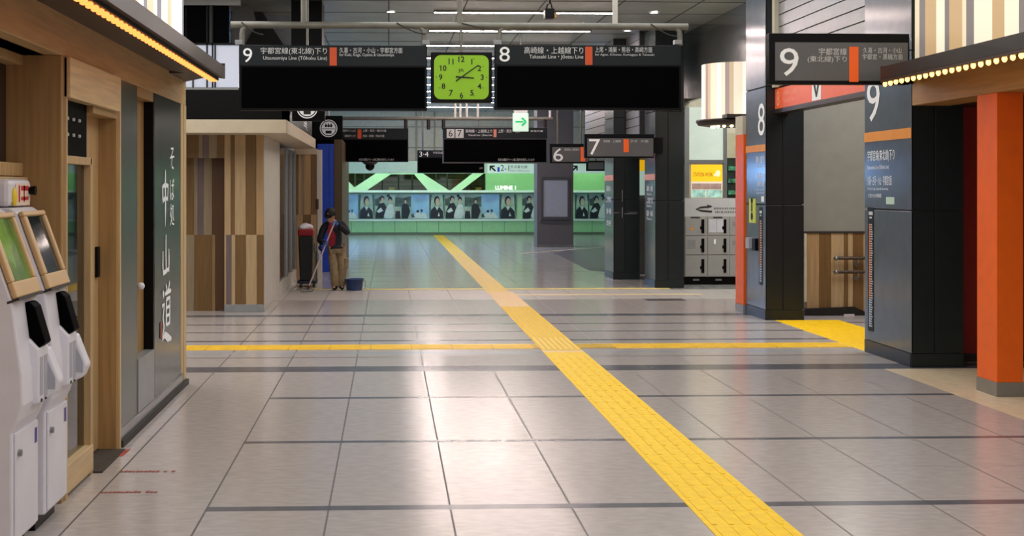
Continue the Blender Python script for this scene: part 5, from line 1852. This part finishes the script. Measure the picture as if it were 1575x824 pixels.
def gloved_hand(wrist, grip, side_s):
    wv, gv = Vector(wrist), Vector(grip)
    d = (gv - wv).normalized()
    nrm = d.cross(ax_).normalized()
    palm_c = gv - d * .02 + nrm * .0
    vs = [wv, wv + (gv - wv) * .45, gv - d * .028]
    mb = skin_mesh([tuple(v) for v in vs], [(0, 1), (1, 2)], [(.034, .03), (.036, .03), (.034, .028)], 2)
    for i in range(4):                       # four fingers wrapped round the pole
        off = ax_ * (-.036 + i * .024)
        L = (.026, .029, .028, .023)[i]
        base = gv - d * .034 + off + nrm * side_s * .012
        p1 = gv + off + nrm * side_s * .027 - d * .004
        p2 = gv + off + nrm * side_s * .022 + d * L
        p3 = gv + off - nrm * side_s * .006 + d * (L + .004)
        p4 = gv + off - nrm * side_s * .024 + d * .008
        mb2 = skin_mesh([tuple(base), tuple(p1), tuple(p2), tuple(p3), tuple(p4)], [(0, 1), (1, 2), (2, 3), (3, 4)], [.012, .0115, .011, .010, .009], 1)
        mb.add(mb2.v, mb2.f, 0, True)
    base = wv + (gv - wv) * .5 - ax_ * .02   # thumb leaves the side of the palm
    p1 = gv - d * .03 - ax_ * .05
    p2 = gv - ax_ * .052 - nrm * side_s * .022
    p3 = gv - ax_ * .035 - nrm * side_s * .026 + d * .02
    mb2 = skin_mesh([tuple(base), tuple(p1), tuple(p2), tuple(p3)], [(0, 1), (1, 2), (2, 3)], [.016, .014, .012, .010], 1)
    mb.add(mb2.v, mb2.f, 0, True)
    return mb


gloved_hand(W_(*J['wrR']), on_pole(.32), 1).build('glove', glove, pn)
gloved_hand(W_(*J['wrL']), on_pole(.035), -1).build('glove', glove, pn)

mp = empty('mop', tuple(bot), 'long pale handled mop held by the cleaner', 'mop')
MB().cyl(top, bot + (top - bot) * .02, .014).build('handle', mat('pale_handle', (206, 190, 190), rough=.4, vary=.02), mp)
q = MB().box(bot.x - .12, bot.x + .1, bot.y - .05, bot.y + .05, .003, .03)
q.build('mop_head', mat('mop_grey', (150, 146, 140), rough=.9, vary=.2, scale=30), mp, bevel=.008)
MB().cyl(on_pole(.985), on_pole(.93), .02, .016).build('socket', M['cable'], mp)

# bucket
bx0, by0 = on_floor(545, 446)
bk = empty('bucket', (bx0, by0, 0), 'blue bucket standing on the floor beside the cleaner', 'bucket')
bmt = mat('blue_bucket', (52, 76, 128), rough=.45, vary=.05)
MB().lathe((bx0, by0, 0), [(.0005, .004), (.14, .004), (.145, .01), (.168, .20), (.178, .20), (.178, .215), (.162, .215), (.136, .02), (.0005, .02)], 32).build('tub', bmt, bk)
pts = [(bx0 + .175, by0 + .02, .19), (bx0 + .205, by0, .16), (bx0 + .21, by0 - .01, .09), (bx0 + .19, by0 - .03, .04), (bx0 + .165, by0 - .06, .03)]
MB().tube(pts, .008, n=8).build('handle', M['steel'], bk)

# cart with bin, bag and broom
CY0 = 24.95
x0 = on_y(457, 0, CY0)[0]; x1 = on_y(481, 0, CY0)[0]; x2 = on_y(487, 0, CY0)[0]


def cz(py):
    return on_y(470, py, CY0)[1]


ct = empty('cleaning_cart', ((x0 + x1) / 2, CY0 + .2, 0), 'black cleaning cart with red rimmed bin by the kiosk window', 'cart')
xm0, xm1 = x0 + .02, x1
ct_b = MB()
ct_b.add([(xm0 + .03, CY0 + .02, cz(432)), (xm1 - .02, CY0 + .02, cz(432)), (xm1 - .02, CY0 + .42, cz(432)), (xm0 + .03, CY0 + .42, cz(432)),
          (xm0, CY0, cz(363)), (xm1, CY0, cz(363)), (xm1, CY0 + .45, cz(363)), (xm0, CY0 + .45, cz(363))],
         [(0, 3, 2, 1), (0, 1, 5, 4), (1, 2, 6, 5), (2, 3, 7, 6), (3, 0, 4, 7), (4, 5, 6, 7)])
ct_b.build('bin', mat('black_bin', (18, 20, 22), rough=.5, vary=.05), ct, bevel=.02)
MB().box(xm0 - .01, xm1 + .01, CY0 - .01, CY0 + .46, cz(363), cz(352.5)).build('bin_rim', mat('red_rim', (158, 24, 34), rough=.5, vary=.05), ct, bevel=.025)
MB().box(x0, x2, CY0 - .0, CY0 + .46, cz(436), cz(432)).build('deck', mat('navy_deck', (26, 32, 52), rough=.5, vary=.02), ct, bevel=.01)
for xx in (x0 + .06, x2 - .06):
    for yy in (CY0 + .05, CY0 + .4):
        w_ = MB().cyl((xx - .018, yy, .06), (xx + .018, yy, .06), .06, n=18).build('wheel', M['cable'], ct)
        MB().cyl((xx - .02, yy, .06), (xx + .02, yy, .06), .03, n=12).build('hub', M['plinth'], w_)
        MB().box(xx - .03, xx + .03, yy - .02, yy + .02, .1, cz(436)).build('fork', M['pipe'], w_)
q = MB()
for yy in (CY0 + .02, CY0 + .42):
    q.tube([(x2 - .03, yy, cz(432)), (x2 - .03, yy, cz(390)), (x2 - .06, yy, cz(378)), (x1, yy, cz(375))], .013, n=8)
q.cyl((x2 - .03, CY0 + .02, cz(386)), (x2 - .03, CY0 + .42, cz(386)), .012)
q.build('side_rail', M['pipe'], ct)
bag = MB()
rr = random.Random(2)
cxm = (xm0 + xm1) / 2
for i in range(9):
    bag.ball((cxm + rr.uniform(-.09, .09), CY0 + .2 + rr.uniform(-.12, .1), cz(352.5) + rr.uniform(.0, .07)), rr.uniform(.05, .08), (1.1, 1, .9), n=8)
bag = fuse(bag, .018)
bg = bag.build('rubbish_bag', mat('white_bag', (214, 214, 220), rough=.35, vary=.08, bump=.6, scale=14))
tag(bg, 'crumpled white plastic bag in the red rimmed bin of the cart', 'bag')
br_ = empty('broom', (x2 + .02, CY0 + .2, 0.4), 'upturned broom with brown head standing in the cart', 'broom')
MB().cyl((x2 - .005, CY0 + .2, cz(434)), (x2 - .005, CY0 + .2, cz(320)), .012).build('handle', M['pipe'], br_)
MB().box(x2 - .03, x2 + .025, CY0 + .08, CY0 + .32, cz(322), cz(306)).build('broom_head', mat('brown_bristle', (76, 58, 56), rough=.9, vary=.3, scale=40), br_, bevel=.012)
cl = MB()
cx3 = x2 + .06
for i in range(6):
    cl.ball((cx3 + rr.uniform(-.03, .05), CY0 + .1 + rr.uniform(-.05, .05), cz(372 + i * 3.2)), .045, (1, .8, 1), n=8)
tag(fuse(cl, .015).build('cleaning_cloth', mat('blue_cloth', (60, 84, 170), rough=.8, vary=.2)), 'blue cloth hanging on the cart rail behind the cleaner', 'cloth')
sbx = empty('spray_bottle', (x2 + .05, CY0 + .02, cz(400)), 'white spray bottle hung on the cart rail', 'spray bottle')
MB().lathe((x2 + .05, CY0 + .02, cz(402)), [(.0005, 0), (.04, 0), (.042, .1), (.018, .14), (.018, .16), (.0005, .16)], 14).build('flask', mat('pale_blue_flask', (196, 210, 230), vary=.02), sbx)
MB().box(x2 + .02, x2 + .08, CY0, CY0 + .04, cz(402) + .16, cz(402) + .195).build('trigger', M['white'], sbx, bevel=.006)
